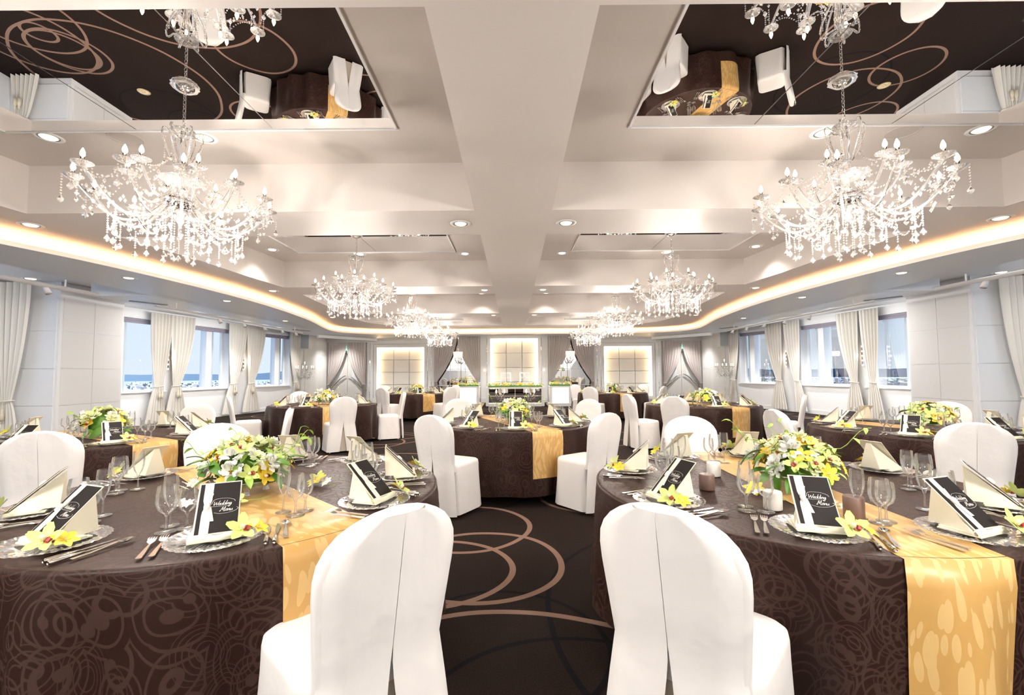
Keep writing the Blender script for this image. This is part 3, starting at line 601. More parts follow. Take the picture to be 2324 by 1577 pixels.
# ------------------------------------------------------------------ chandelier
def teardrop(s, fl=1.0):
    return MB().lathe([(0, s * 1.5), (s * .35, s * .8), (s * .9, 0), (s * .75, -s * .45), (0, -s * fl)], 6, smooth=False)
def chandelier():
    t = thing('chandelier', '', 'chandelier', (0, 0, -60))
    MB().lathe([(0, 0), (.10, -.005), (.105, -.018), (.06, -.05), (.02, -.062), (0, -.064)], 20, rf=lambda a, z: 1 + .04 * math.sin(12 * a)).build('canopy', 'crystal', t)
    ch = MB()
    for i in range(9):
        z = -.075 - i * .037; k = i % 2; ch.tube([((.011 * math.cos(a)) * (1 - k), (.011 * math.cos(a)) * k, z + .021 * math.sin(a)) for a in [2 * PI * j / 8 for j in range(8)]], .0028, 4, closed=True)
    ch.tube([(.014, 0, -.06), (.014, 0, -.42)], .0018, 4); ch.build('chain', 'chrome', t)
    MB().lathe([(0, -.40), (.02, -.41), (.02, -.5), (.035, -.55), (.016, -.62), (.03, -.68), (.02, -.74), (.028, -.8), (.02, -.9), (.03, -1.0), (.06, -1.02), (.02, -1.16), (.03, -1.2), (0, -1.24)], 12).build('stem', 'crystal', t)
    MB().lathe([(.02, -.44), (.05, -.42), (.09, -.405), (.085, -.4), (.04, -.415)], 20, rf=lambda a, z: 1 + .06 * math.sin(10 * a)).build('crown_dish', 'crystal', t)
    MB().lathe([(.02, -.97), (.09, -.99), (.12, -1.03), (.11, -1.07), (.06, -1.1), (0, -1.11)], 16).build('hub_bowl', 'chrome', t)
    MB().lathe([(.02, -.9), (.12, -.86), (.17, -.84), (.165, -.835), (.05, -.88)], 24, rf=lambda a, z: 1 + .05 * math.sin(14 * a)).build('hub_dish', 'crystal', t)
    for k in range(6):
        a = PI / 6 + 2 * PI * k / 6; pts = []
        for i in range(15):
            q = i / 14; ph = q * 1.5 * PI; r = .045 + .06 * q + .05 * math.sin(PI * q) + (.03 * math.sin(q * 5)); z = -.72 + .34 * math.sin(min(1, q * 1.35) * PI / 2) - max(0, q - .6) * .26
            if q > .75: r -= (q - .75) * .18; z += (q - .85) * .1
            pts.append((r * math.cos(a), r * math.sin(a), z))
        MB().tube(pts, .008, 5).build('scroll', 'crystal', t)
    cup = MB().lathe([(.008, -.012), (.03, -.004), (.066, .016), (.068, .022), (.03, .006), (.012, .004)], 16, rf=lambda a, z: 1 + .07 * math.sin(8 * a)).build('drip_cup', 'crystal', t)
    slv = MB().lathe([(.013, 0), (.013, .052), (0, .052)], 8).build('candle_sleeve', 'chrome', t); blb = MB().lathe([(.008, 0), (.017, .018), (.016, .035), (.006, .062), (0, .07)], 8).build('bulb', 'bulb', t)
    cm, sm_, bm_ = cup.data, slv.data, blb.data
    for o in (cup, slv, blb): bpy.data.objects.remove(o)
    def arm_mesh(R_, zc, r0, z0, dip):
        pts = []
        for i in range(17):
            q = i / 16; r = r0 + (R_ - r0) * (q ** .9); z = z0 + (zc - z0) * q ** 4 - dip * math.sin(PI * q ** .8); pts.append((r, 0, z))
        me = MB().tube(pts, .0105, 6).build('arm', 'armglass', t); d = me.data; bpy.data.objects.remove(me); return d
    A1 = arm_mesh(.67, -.99, .1, -1.03, .22); A2 = arm_mesh(.37, -.84, .08, -.93, .12); tips = []
    for n, ad, R_, zc, off in ((12, A1, .67, -.99, 0.13), (6, A2, .37, -.84, .4)):
        for k in range(n):
            a = off + 2 * PI * k / n; ar = put('arm', ad, t, rot=(0, 0, a)); tips.append((R_ * math.cos(a), R_ * math.sin(a), zc))
            put('drip_cup', cm, ar, loc=(R_, 0, zc)); put('candle_sleeve', sm_, ar, loc=(R_, 0, zc + .01)); put('bulb', bm_, ar, loc=(R_, 0, zc + .06))
    s = MB()
    def strand(p, q, sagz, n, r=.0085):
        for i in range(n + 1):
            u = i / n; s.bead((p[0] + (q[0] - p[0]) * u, p[1] + (q[1] - p[1]) * u, p[2] + (q[2] - p[2]) * u - sagz * 4 * u * (1 - u)), r)
    pd = teardrop(.024, 1.2).build('crystal_pendant', 'crystal', t); ps = teardrop(.014, 1.6).build('crystal_pendant', 'crystal', t); pdm, psm = pd.data, ps.data
    bpy.data.objects.remove(pd); bpy.data.objects.remove(ps)
    def pend(x, y, z, big): put('crystal_pendant', pdm if big else psm, t, loc=(x, y, z), rot=(0, 0, rnd.random() * 3))
    for k in range(12):
        a, b = tips[k], tips[(k + 1) % 12]; strand(a, b, .1, 14); am = (.13 + 2 * PI * (k + .5) / 12)
        mid = ((a[0] + b[0]) / 2, (a[1] + b[1]) / 2, a[2] - .13); pend(mid[0], mid[1], mid[2] - .03, False)
        for da, rr_, zz in ((0, .73, -1.03), (.09, .64, -1.06)):
            th_ = .13 + 2 * PI * k / 12 + da; strand((rr_ * math.cos(th_), rr_ * math.sin(th_), -.99), (rr_ * math.cos(th_), rr_ * math.sin(th_), -1.12), 0, 6, .008)
            pend(rr_ * math.cos(th_), rr_ * math.sin(th_), -1.165, da == 0)
        th_ = .13 + 2 * PI * k / 12; x, y = .46 * math.cos(th_), .46 * math.sin(th_); strand((x, y, -1.24), (x, y, -1.37), 0, 7, .009); pend(x, y, -1.42, True)
        th_ += .26; x2, y2 = .43 * math.cos(th_), .43 * math.sin(th_); strand((x, y, -1.3), (x2, y2, -1.3), .06, 9)
        strand((x2, y2, -1.26), (x2, y2, -1.4), 0, 7, .009); pend(x2, y2, -1.46, True)
        x3, y3 = .22 * math.cos(th_), .22 * math.sin(th_); strand((x3, y3, -1.12), (x3, y3, -1.36), 0, 11, .009); pend(x3, y3, -1.41, True)
        strand((x3 * .6, y3 * .6, -1.08), (x2, y2, -1.28), .05, 12)
    for k in range(6):
        a = PI / 6 + 2 * PI * k / 6; x, y = .125 * math.cos(a), .125 * math.sin(a); strand((x, y, -.48), (x, y, -.66), 0, 9, .008); pend(x, y, -.70, False)
        e = tips[12 + k]; strand((.1 * math.cos(a), .1 * math.sin(a), -.66), e, .06, 14); strand(e, tips[12 + (k + 1) % 6], .08, 13); pend(e[0], e[1], e[2] - .07, False)
        for k2 in (2 * k, 2 * k + 1): strand(e, tips[k2], .1, 12)
        x, y = .1 * math.cos(a), .1 * math.sin(a); strand((x, y, -1.15), (x, y, -1.44), 0, 13, .009); pend(x, y, -1.5, True)
    for k in range(230):
        a = rnd.random() * 2 * PI; r = .1 + .58 * rnd.random(); z = -.98 - .4 * (1 - r * .75) * rnd.random(); s.bead((r * math.cos(a), r * math.sin(a), z), .014, 1.5)
    s.build('bead_strands', 'crystal', t, kind='stuff')
    return t
CP = Proto(chandelier())
ordn = ('nearest the camera', 'second', 'third', 'last')
for i, (x, y) in enumerate(CHAND):
    k = i // 2; side = 'left' if x < 0 else 'right'
    lb = ('large crystal chandelier nearest the camera in the %s row' if k == 0 else 'crystal chandelier, ' + ordn[k] + ' of the %s row') % side
    CP.place((x, y, ZM - .008), .2 * i, lb, 'crystal chandeliers').scale = (KI, KI, KI)
# ------------------------------------------------------------------ flowers
def petal(L, w, cup, tipc=0, nu=3, nv=4):
    "petal along +x, rising with cup"
    def fn(u, v): return (L * v, w * (u - .5) * 2 * math.sin(PI * (v * .86 + .07)) ** .8, cup * v * v - tipc * v ** 4 + .25 * w * abs(u - .5) ** 2 * 4)
    return fn
def rotated(mb, fn, nu, nv, Mx, mat): return mb.grid(lambda u, v: Mx @ Vector(fn(u, v)), nu, nv, mat)
def orchid(col):
    t = MB()
    for k in range(5): rotated(t, petal(.047, .0145, .014, .006), 2, 3, Matrix.Rotation(2 * PI * k / 5 + .3, 4, 'Z') @ Matrix.Rotation(-.15, 4, 'Y'), 0)
    rotated(t, petal(.026, .010, .016, .02), 2, 3, Matrix.Translation((0, 0, .004)) @ Matrix.Rotation(-PI / 2, 4, 'Z'), 1)
    t.lathe([(0, .02), (.006, .018), (.008, .006), (0, 0)], 6, (0, 0, .003), 2)
    t.box((0, -.016, .012), (.012, .008, .004), 0, 1)
    return t
def ball_flower(r, n=22):
    t = MB(); g = random.Random(n)
    for k in range(n):
        z = g.uniform(-.1, 1); a = k * 2.4; q = math.sqrt(max(0, 1 - z * z))
        Mx = Matrix.Translation((r * .35 * q * math.cos(a), r * .35 * q * math.sin(a), r * .5 * z)) @ Matrix.Rotation(a, 4, 'Z') @ Matrix.Rotation(-math.asin(min(1, max(0, z))) * .9, 4, 'Y')
        rotated(t, petal(r * .75, r * .3, .1 * r, 0), 2, 2, Mx, 0)
    return t
def star_flower(r):
    t = MB()
    for k in range(6): rotated(t, petal(r, r * .32, r * .5, r * .35), 2, 3, Matrix.Rotation(2 * PI * k / 6, 4, 'Z'), 0)
    t.lathe([(0, r * .4), (r * .06, r * .3), (r * .08, 0)], 5, mat=1)
    return t
def leafm(L, w): return MB().grid(lambda u, v: (L * v, w * (u - .5) * 2 * math.sin(PI * min(1, v * .92 + .06)) ** .7, .12 * L * math.sin(PI * v) - .2 * L * v * v + .3 * w * abs(u - .5) * 2), 2, 5)
def mesh_of(mb, name, mats):
    o = mb.build(name, mats); d = o.data; bpy.data.objects.remove(o); return d
FL = dict(orchid_green=mesh_of(orchid(0), 'orchid_bloom', ['ogreen', 'lip', 'lipc']), orchid_yellow=mesh_of(orchid(0), 'orchid_bloom', ['oyellow', 'lip', 'lipc']),
          carnation=mesh_of(ball_flower(.042), 'carnation', 'owhite'), rose=mesh_of(ball_flower(.038, 18), 'rose', 'lgreen'), lily=mesh_of(star_flower(.05), 'lily', ['oyellow', 'lipc']),
          white=mesh_of(star_flower(.026), 'orchid_sprig', ['owhite', 'lipc']), leaf=mesh_of(leafm(.1, .022), 'leaf', 'leaf'), lleaf=mesh_of(leafm(.06, .013), 'leaf', 'lime'),
          ywhite=mesh_of(star_flower(.045), 'lily', ['owhite', 'oyellow']))
NAMES = dict(orchid_green='orchid_bloom', orchid_yellow='orchid_bloom', carnation='carnation', rose='rose_bloom', lily='lily_bloom', white='orchid_sprig', leaf='leaf', lleaf='leaf', ywhite='lily_bloom')
def orient(nrm, spin):
    q = Vector(nrm).to_track_quat('Z', 'Y'); return (q @ Matrix.Rotation(spin, 3, 'Z').to_quaternion()).to_euler()
def bouquet(seed, loc, label, far=False, dense=1.0, flat=1.0):
    g = random.Random(seed); t = thing('flower_centerpiece', label, 'flower arrangement', loc, 0, 'table centrepieces')
    MB().lathe([(0, .05), (.15, .05), (.165, .056), (.165, .062), (0, .06)], 28).build('glass_dish', 'dish', t)
    st = MB()
    for k in range(4): a = k * PI / 2 + .6; st.lathe([(0, 0), (.016, .002), (.012, .02), (.018, .04), (.008, .05)], 6, (.09 * math.cos(a), .09 * math.sin(a), 0), smooth=False)
    st.build('glass_feet', 'crystal', t)
    MB().lathe([(.10, .06), (.125, .09), (.105, .16), (.06, .20), (0, .215)], 12).build('foliage_base', 'leaf', t)
    n = 34 if far else 62; kinds = ['orchid_green', 'rose', 'orchid_yellow', 'carnation', 'orchid_green', 'white', 'rose', 'ywhite', 'orchid_green', 'carnation', 'rose', 'lleaf', 'lily']
    for k in range(n):
        z = 1 - (k + .5) / n * 1.0; a = k * 2.39996 + g.uniform(-.3, .3); q = math.sqrt(max(0, 1 - z * z)); R_ = .155 + g.uniform(-.01, .035)
        kd = kinds[g.randrange(len(kinds))]
        if z < .25 and g.random() < .35: kd = g.choice(['leaf', 'lily', 'orchid_yellow', 'leaf'])
        p = (R_ * q * math.cos(a), R_ * q * math.sin(a), .075 + .155 * z * flat + .015); nn = (q * math.cos(a), q * math.sin(a), z * .9 + .25)
        s = g.uniform(.9, 1.2) * (1.25 if far else 1)
        o = put(NAMES[kd], FL[kd], t, loc=p, rot=orient(nn, g.random() * 6)); o.scale = (s, s, s)
    for k in range(14 if far else 26):
        a = g.random() * 2 * PI; zz = g.uniform(.05, .17); r = .12 + g.random() * .05
        o = put('leaf', FL['leaf' if g.random() < .6 else 'lleaf'], t, loc=(r * math.cos(a), r * math.sin(a), zz), rot=(g.uniform(-.5, .5), g.uniform(-.5, .5), a)); s = g.uniform(.8, 1.25); o.scale = (s, s, s)
    for k in range(2 if far else 5):
        a = g.random() * 2 * PI; L_ = g.uniform(.12, .26); rz_ = g.uniform(.02, .16); pts = []
        for i in range(11): q = i / 10; pts.append(((.13 + L_ * q) * math.cos(a + .5 * q), (.13 + L_ * q) * math.sin(a + .5 * q), .17 + rz_ * q + .02 * math.sin(9 * q)))
        tn_ = MB().tube(pts, .0016, 4).build('tendril', 'lime', t)
        for i in (4, 7, 9): put('leaf', FL['lleaf'], tn_, loc=pts[i], rot=(g.uniform(-1, 1), g.uniform(-1, 1), a + g.uniform(-1, 1))).scale = (.7, .7, .7)
    return t
# ------------------------------------------------------------------ place setting pieces
def flat_shape(pts, z0, z1, mb, curve=lambda x, y: 0):
    n = len(pts); vs = [(x, y, z0 + curve(x, y)) for x, y in pts] + [(x, y, z1 + curve(x, y)) for x, y in pts]
    mb.add(vs, [tuple(reversed(range(n))), tuple(range(n, 2 * n))] + [(i, (i + 1) % n, n + (i + 1) % n, n + i) for i in range(n)], False); return mb
def handle_pts(y0, y1, w0, w1): return [(-w0, y0 + .004), (-w0 * .6, y0), (w0 * .6, y0), (w0, y0 + .004), (w0 * .85, y0 + .05), (w1, y1), (-w1, y1), (-w0 * .85, y0 + .05)]
def fork():
    t = thing('fork', '', 'fork', (0, 0, -40)); cv = lambda x, y: .010 * math.exp(-((y - .075) / .03) ** 2) + .002
    h = MB(); flat_shape(handle_pts(-.095, .035, .0085, .003), 0, .0025, h, cv); h.build('handle', 'steel', t)
    b = MB()
    b.grid(lambda u, v: ((u - .5) * 2 * (.003 + .009 * min(1, v * 2.0)), .035 + .025 * v, .004 + cv(0, .035 + .025 * v)), 2, 4)
    for k in range(4): x = -.0105 + .007 * k; b.grid(lambda u, v: (x + (u - .5) * .0036, .058 + .042 * v, .004 + cv(0, .058 + .042 * v)), 1, 4)
    b.build('tines', 'steel', t); return t
def knife():
    t = thing('knife', '', 'knife', (0, 0, -40)); h = MB(); h.tube([(0, -.105, .006), (0, -.10, .006), (0, -.05, .006), (0, -.01, .005)], [.006, .008, .0065, .004], 8); h.build('handle', 'steel', t)
    b = MB(); flat_shape([(-.004, -.012), (.004, -.012), (.008, .02), (.009, .07), (.003, .1), (-.004, .108), (-.005, .05)], .004, .006, b); b.build('blade', 'steel', t); return t
def spoon():
    t = thing('spoon', '', 'spoon', (0, 0, -40)); h = MB(); flat_shape(handle_pts(-.095, .04, .008, .003), 0, .0025, h, lambda x, y: .003 + .006 * math.exp(-((y - .03) / .03) ** 2)); h.build('handle', 'steel', t)
    b = MB(); b.grid(lambda u, v: (.0175 * v * math.cos(2 * PI * u) * (1 - .15 * math.sin(2 * PI * u)), .065 + .029 * v * math.sin(2 * PI * u), .002 + .009 * v * v), 16, 4); b.build('bowl', 'steel', t); return t
def wineglass(name, prof, foot, rstem, zb):
    t = thing(name, '', 'glass', (0, 0, -40)); MB().lathe([(0, 0), (foot, .001), (foot, .003), (foot * .4, .006), (rstem * 1.6, .012)], 20).build('foot', 'glass', t)
    MB().lathe([(rstem * 1.6, .012), (rstem, .03), (rstem, zb - .012), (rstem * 2.2, zb)], 8).build('stem', 'crystal', t); MB().lathe(prof, 20).build('bowl', 'glass', t); return t
def charger():
    n = 96; rows = [0, .05, .085, .095, .115, .132, .146, .150]; mb = MB()
    def fn(u, v):
        j = round(v * 7); r = rows[j]; a = 2 * PI * u; z = (.004, .004, .005, .009, .012, .015, .018, .017)[j]
        rr_ = r * (1 + (.028 * abs(math.sin(16 * a)) if j >= 6 else 0)); z += (.0028 * math.sin(32 * a + 18 * r * 10) if 2 <= j <= 6 else 0)
        return (rr_ * math.cos(a), rr_ * math.sin(a), z)
    mb.grid(fn, n, 7, closed=True)
    o = mb.build('charger_plate', 'plate', None, loc=(0, 0, -40)); tag(o, '', 'plate'); return o
def napkin():
    t = thing('folded_napkin', '', 'napkin', (0, 0, -40)); b = MB()
    for k, (rz, w, d) in enumerate(((.06, .17, .12), (-.05, .16, .105))): b.box((.005, .0, .0215 + k * .005), (w, d, .0045), rz)
    b.build('napkin_base', 'napkin', t); s = MB()
    A = [(-.08, -.045, .028), (.08, -.045, .028), (.05, .10, .028), (-.05, .10, .028), (-.012, .105, .165), (.012, .105, .165)]
    s.add(A, [(0, 1, 5, 4), (1, 2, 5), (3, 0, 4), (2, 3, 4, 5)], False)
    s.grid(lambda u, v: (-.078 + .156 * u, -.046 - .012 * math.sin(PI * v), .03 + .012 * math.cos(PI * v) - .004 + .004 * math.sin(9 * u)), 8, 5)
    s.build('napkin_sail', 'napkin', t); return t
LET = {'W': [[(0, 1), (.25, 0), (.5, .8), (.75, 0), (1.05, 1.1)]], 'e': [[(0, .25), (.35, .3), (.3, .5), (.1, .45), (.05, .15), (.2, 0), (.45, .12)]], 'd': [[(.35, .4), (.1, .45), (.02, .2), (.15, 0), (.38, .2), (.5, 1.1), (.42, .1), (.55, .05)]],
       'i': [[(0, .45), (.05, .05), (.2, .05)], [(.06, .65), (.09, .7)]], 'n': [[(0, .45), (.05, 0), (.2, .45), (.35, .4), (.35, .03), (.5, .08)]], 'g': [[(.35, .4), (.1, .42), (.03, .15), (.2, .02), (.38, .4), (.3, -.5), (0, -.45), (.5, .05)]],
       'M': [[(-.1, .2), (0, 0), (.2, 1.05), (.38, .2), (.65, 1.1), (.68, 0), (.85, .1)]], 'u': [[(0, .45), (.05, .05), (.22, .05), (.35, .45), (.38, .05), (.5, .08)]]}
WID = {'W': 1.05, 'e': .42, 'd': .52, 'i': .2, 'n': .48, 'g': .5, 'M': .9, 'u': .48}
def script_text(mb, word, x0, y0, sc, place):
    x = x0
    for ch in word:
        for st in LET[ch]:
            pts = [((x + (px + py * .35) * sc), y0 + py * sc) for px, py in st]
            if len(pts) > 2: pts = cr([(a, b) for a, b in pts], 3)
            stroke(mb, pts, .00045, place)
        x += WID[ch] * sc
def stroke(mb, pts, w, place):
    n = len(pts); vs = []
    for i, p in enumerate(pts):
        a = Vector(pts[max(0, i - 1)]); b = Vector(pts[min(n - 1, i + 1)]); t = (b - a).normalized(); k = w * (1 + .5 * abs(t.y)); vs += [place(p[0] - t.y * k, p[1] + t.x * k), place(p[0] + t.y * k, p[1] - t.x * k)]
    mb.add(vs, [(2 * i, 2 * i + 1, 2 * i + 3, 2 * i + 2) for i in range(n - 1)], False)
def menu():
    t = thing('menu_card', '', 'menu card', (0, 0, -40)); th_ = R(44); W_, H_ = .132, .205
    Mx = Matrix.Translation((0, -.045, .036)) @ Matrix.Rotation(th_, 4, 'X')      # card plane: x across, y up the card
    MB().box((0, H_ / 2, 0), (W_, H_, .0022), Mx=Mx).build('backing', 'backing', t); MB().box((.001, H_ / 2, .0024), (W_ - .009, H_ - .011, .002), Mx=Mx).build('cover', 'card', t)
    P = lambda z: (lambda x, y: Mx @ Vector((x, y, z)))
    rb = MB(); q = P(.0042)
    rb.grid(lambda u, v: q(-.034 + (u - .5) * (.027 - .012 * math.exp(-((v - .52) / .07) ** 2)), .002 + (H_ - .004) * v), 2, 14); rb.build('ribbon', 'ribbon', t)
    kn = MB(); kn.lathe([(0, -.016), (.009, -.012), (.0105, 0), (.009, .012), (0, .016)], 8, Mx=Mx @ Matrix.Translation((-.034, H_ * .52, .006)) @ Matrix.Rotation(PI / 2, 4, 'X'))
    q2 = P(.0062); kn.grid(lambda u, v: q2(-.034 + .004 + .012 * v + (u - .5) * .018, H_ * .5 - .055 * v), 1, 4); kn.grid(lambda u, v: q2(-.036 + .01 * v + (u - .5) * .016, H_ * .54 + .045 * v), 1, 4); kn.build('ribbon_knot', 'ribbon', t)
    tx = MB(); q3 = P(.0044); script_text(tx, 'Wedding', -.018, .108, .0155, q3); script_text(tx, 'Menu', .006, .083, .0165, q3)
    stroke(tx, cr([(-.02, .118), (-.012, .132), (.02, .134), (.045, .126), (.05, .118)], 4), .0003, q3); stroke(tx, cr([(-.012, .08), (.01, .074), (.045, .078), (.061, .088), (.056, .094)], 4), .0003, q3); stroke(tx, cr([(-.02, .118), (-.026, .108), (-.014, .104), (.03, .103)], 4), .0003, q3)
    tx.build('lettering', 'ink', t); return t
def favor():
    t = thing('orchid_favor', '', 'flower', (0, 0, -40)); n = 0
    for (m_, x, y, z, s, nn) in (('orchid_green', 0, 0, .03, 1.15, (.2, -.9, .7)),):
        pm_ = MB()
    g = put('orchid_bloom', FL['orchid_green'], t, loc=(0, 0, .035), rot=orient((.15, -.75, .75), 1.2)); g.scale = (1.15,) * 3
    y = put('yellow_bloom', FL['lily'], t, loc=(.045, .015, .028), rot=orient((.5, -.2, .8), .4)); y.scale = (.75,) * 3; y['label'] = 'yellow lily bloom'
    return t
K = dict(plate=Proto(charger()), napkin=Proto(napkin()), menu=Proto(menu()), favor=Proto(favor()), fork=Proto(fork()), knife=Proto(knife()), spoon=Proto(spoon()),
         flute=Proto(wineglass('champagne_flute', [(.0065, .075), (.018, .095), (.025, .125), (.026, .15), (.023, .188)], .031, .0035, .075)),
         large=Proto(wineglass('wine_glass', [(.0075, .065), (.028, .082), (.036, .108), (.034, .14), (.030, .168)], .035, .004, .065)),
         small=Proto(wineglass('water_goblet', [(.0075, .06), (.025, .074), (.032, .096), (.031, .125), (.028, .15)], .033, .004, .06)))
HT = .70
OCC = ['twelve', 'one', 'two', 'three', 'four', 'five', 'six', 'seven', 'eight', 'nine', 'ten', 'eleven']
TAB = [  # name, centre, setting angles, runner direction, seed
    ('near left table', (-1.35, 2.31), [-106, -66, -20, 17, 61, 100, 160, -149], -43, 1),
    ('near right table', (1.38, 2.37), [-113, -74, -34, 21, 76, 113, 157, -155], -91, 2),
    ('middle table', (-.04, 5.37), [-124, -86, -44, -8, 43, 88, 127, -168], -67, 3),
    ('left outer table', (-3.88, 4.33), [-45, 2, 45, 90, 135, 180, -135, -90], -28, 4),
    ('right outer table', (4.02, 4.54), [-137, -180, 135, 90, 45, 0, -45, -90], -72, 5),
    ('left window table', (-3.58, 8.55), [-90, -45, 0, 45, 90, 135, 180, -135], -58, 6),
    ('right window table', (3.31, 8.08), [-95, -50, -5, 40, 85, 130, 175, -140], -75, 7),
    ('far left table', (-2.8, 13.0), [-72, -117, 153, 108, 63, 18, -27, 198], -57, 8),
    ('far right table', (2.75, 12.8), [-108, -63, -18, 27, 72, 117, 162, -153], -80, 9)]
RT = .945
def cloth_fn(seed):
    g = random.Random(seed); ph = [g.random() * 6 for _ in range(4)]; n0 = 16
    def surf(th_, v, off=0):
        w = math.cos(n0 * th_ + ph[0] + .9 * math.sin(3 * th_ + ph[1])) ; w2 = math.cos(11 * th_ + ph[2])
        r = RT + .012 * min(1, v * 8) + v * .012 - .012 * v + v ** .85 * (.048 * w + .014 * w2) + off
        z = HT - .61 * v - .006 * min(1, v * 8) + v * .015 * w
        return (r * math.cos(th_), r * math.sin(th_), z)
    return surf
def tablecloth(name, c, seed, surf):
    vs, uv, fs = [], [], []; n = 190; rows = [('t', r) for r in (0.3, .6, .8, .90, .93, RT)] + [('s', v) for v in (.02, .06, .14, .25, .37, .5, .62, .74, .86, .95, 1.0)]
    vs.append((0, 0, HT)); uv.append((c[0] * .7, c[1] * .7))
    for k, q in rows:
        for i in range(n):
            a = 2 * PI * i / n
            if k == 't': p = (q * math.cos(a), q * math.sin(a), HT - (.003 if q == RT else 0)); R_ = q
            else: p = surf(a, q); R_ = RT + .61 * q
            vs.append(p); uv.append((R_ * math.cos(a) + c[0] * .7, R_ * math.sin(a) + c[1] * .7))
    for i in range(n): fs.append((0, 1 + i, 1 + (i + 1) % n))
    for j in range(len(rows) - 1):
        for i in range(n): a, b = 1 + j * n + i, 1 + j * n + (i + 1) % n; fs.append((a, a + n, b + n, b))
    mb = MB(); mb.add(vs, fs, True); o = mb.build('tablecloth', 'cloth', None, uvs=uv, loc=(*c, 0)); tag(o, 'brown damask cloth with circle pattern on the ' + name, 'tablecloth', 'brown damask tablecloths')
def runner(name, c, deg, surf, hang, seed):
    d = R(deg); ux, uy = math.cos(d), math.sin(d); hw = .165; vs, uv, fs = [], [], []; cols = 12; L_ = []
    st = []
    for e, sgn in ((1, 1), (-1, -1)):
        pass
    rows = [('h', -1, v) for v in [hang * (1 - i / 8) for i in range(8)]] + [('t', 0, -1 + 2 * i / 14) for i in range(15)] + [('h', 1, v) for v in [hang * (i + 1) / 8 for i in range(8)]]
    for k, sg, q in rows:
        for j in range(cols + 1):
            s = -hw + 2 * hw * j / cols; e = math.sqrt(RT * RT - s * s)
            if k == 't': al = q * (e + .004); p = (al * ux - s * uy, al * uy + s * ux, HT + .0025 - (.003 if abs(q) == 1 else 0)); UV = (al, s)
            else:
                a = math.atan2(sg * e * uy + s * ux, sg * e * ux - s * uy); p = surf(a, q, .007); UV = (sg * (e + .61 * q), s)
            vs.append(p); uv.append((UV[0] * 1.0 + seed, UV[1] + seed * .37))
    w = cols + 1
    for i in range(len(rows) - 1):
        for j in range(cols): a = i * w + j; fs.append((a, a + 1, a + w + 1, a + w))
    mb = MB(); mb.add(vs, fs, True)
    o = mb.build('table_runner', 'runner', None, uvs=uv, loc=(*c, 0)); tag(o, 'gold leaf damask runner laid across the ' + name, 'table runner', 'gold table runners')
def place_tables():
    for ti, (name, c, angs, rdeg, seed) in enumerate(TAB):
        t = thing('round_table', 'round banquet table under the brown cloth, ' + name, 'table', (*c, 0), 0, 'round banquet tables')
        MB().lathe([(0, HT - .03), (RT - .01, HT - .03), (RT - .01, HT - .006), (0, HT - .006)], 40).build('tabletop', 'door', t)
        for k in range(4): a = k * PI / 2 + .5; MB().lathe([(.018, 0), (.018, HT - .03)], 8, (.74 * math.cos(a), .74 * math.sin(a), 0)).build('leg', 'chrome', t)
        sf = cloth_fn(seed); tablecloth(name, c, seed, sf); runner(name, c, rdeg, sf, .72 if ti != 1 else .98, seed)
        used = set()
        for a in angs:
            hr = round((90 - a) / 30) % 12
            while hr in used: hr = (hr + 1) % 12
            used.add(hr); clk = OCC[hr] + " o'clock"; at = "at %s on the %s" % (clk, name); far = ti > 6
            ar = R(a); px, py = c[0] + .775 * math.cos(ar), c[1] + .775 * math.sin(ar); rz = ar + PI / 2   # local +y points to the table centre
            def L(x, y, z=0): return (px + x * math.cos(rz) - y * math.sin(rz), py + x * math.sin(rz) + y * math.cos(rz), HT + .003 + z)
            j = lambda s: rnd.uniform(-s, s)
            K['plate'].place(L(0, 0, .002), j(1), 'ribbed glass charger plate ' + at, 'glass charger plates')
            rn = rz + j(.08)
            K['napkin'].place(L(0, 0, 0), rn, 'folded cream napkin ' + at, 'folded cream napkins'); K['menu'].place(L(0, 0, 0), rn, 'dark wedding menu card with ivory ribbon ' + at, 'wedding menu cards')
            K['favor'].place(L(.085, -.07, .016), rz + j(.5), 'green orchid with yellow bloom on the plate ' + at, 'orchids on the plates')
            for k, (x, y) in enumerate(((-.195, 0), (-.163, .005))): K['fork'].place(L(x, y, .002), rz + j(.06), '%s steel fork ' % ('outer', 'inner')[k] + at, 'forks')
            for k, (x, y) in enumerate(((.155, -.005), (.185, -.01))): K['knife'].place(L(x, y, .001), rz + j(.06), '%s steel knife ' % ('inner', 'outer')[k] + at, 'knives')
            K['spoon'].place(L(.213, .02, .002), rz + j(.06), 'steel spoon ' + at, 'spoons')
            for k, x, y, lb in (('flute', .19, .26, 'tall champagne flute '), ('large', .235, .205, 'large wine glass '), ('small', .275, .25, 'small stemmed goblet ')):
                K[k].place(L(x + j(.008), y + j(.008)), j(3), lb + at, {'flute': 'champagne flutes', 'large': 'large wine glasses', 'small': 'small goblets'}[k])
        bouquet(seed, (c[0] + .03, c[1] - .06, HT + .004), 'bouquet of green orchids, yellow and white flowers on the ' + name, ti > 2, flat=1.0)
place_tables()
def sprig(loc, rz, s, label, kinds=('white', 'white', 'white', 'white')):
    t = thing('orchid_sprig', label, 'flower', loc, rz, 'loose orchid sprigs')
    MB().tube([(0, 0, .006), (.05, .01, .012), (.1, 0, .008), (.15, .02, .006)], .0018, 4).build('stalk', 'lime', t)
    for k, kd in enumerate(kinds): o = put(NAMES[kd], FL[kd], t, loc=(.04 * k, .012 * (-1) ** k, .018), rot=orient((.2 * (-1) ** k, -.5, .9), k)); o.scale = (s,) * 3
sprig((-1.62, 2.26, HT + .003), 2.0, 1.1, 'white orchid sprig left of the bouquet on the near left table'); sprig((-1.45, 1.99, HT + .003), .2, 1.0, 'white orchid sprig behind the menu card on the near left table')
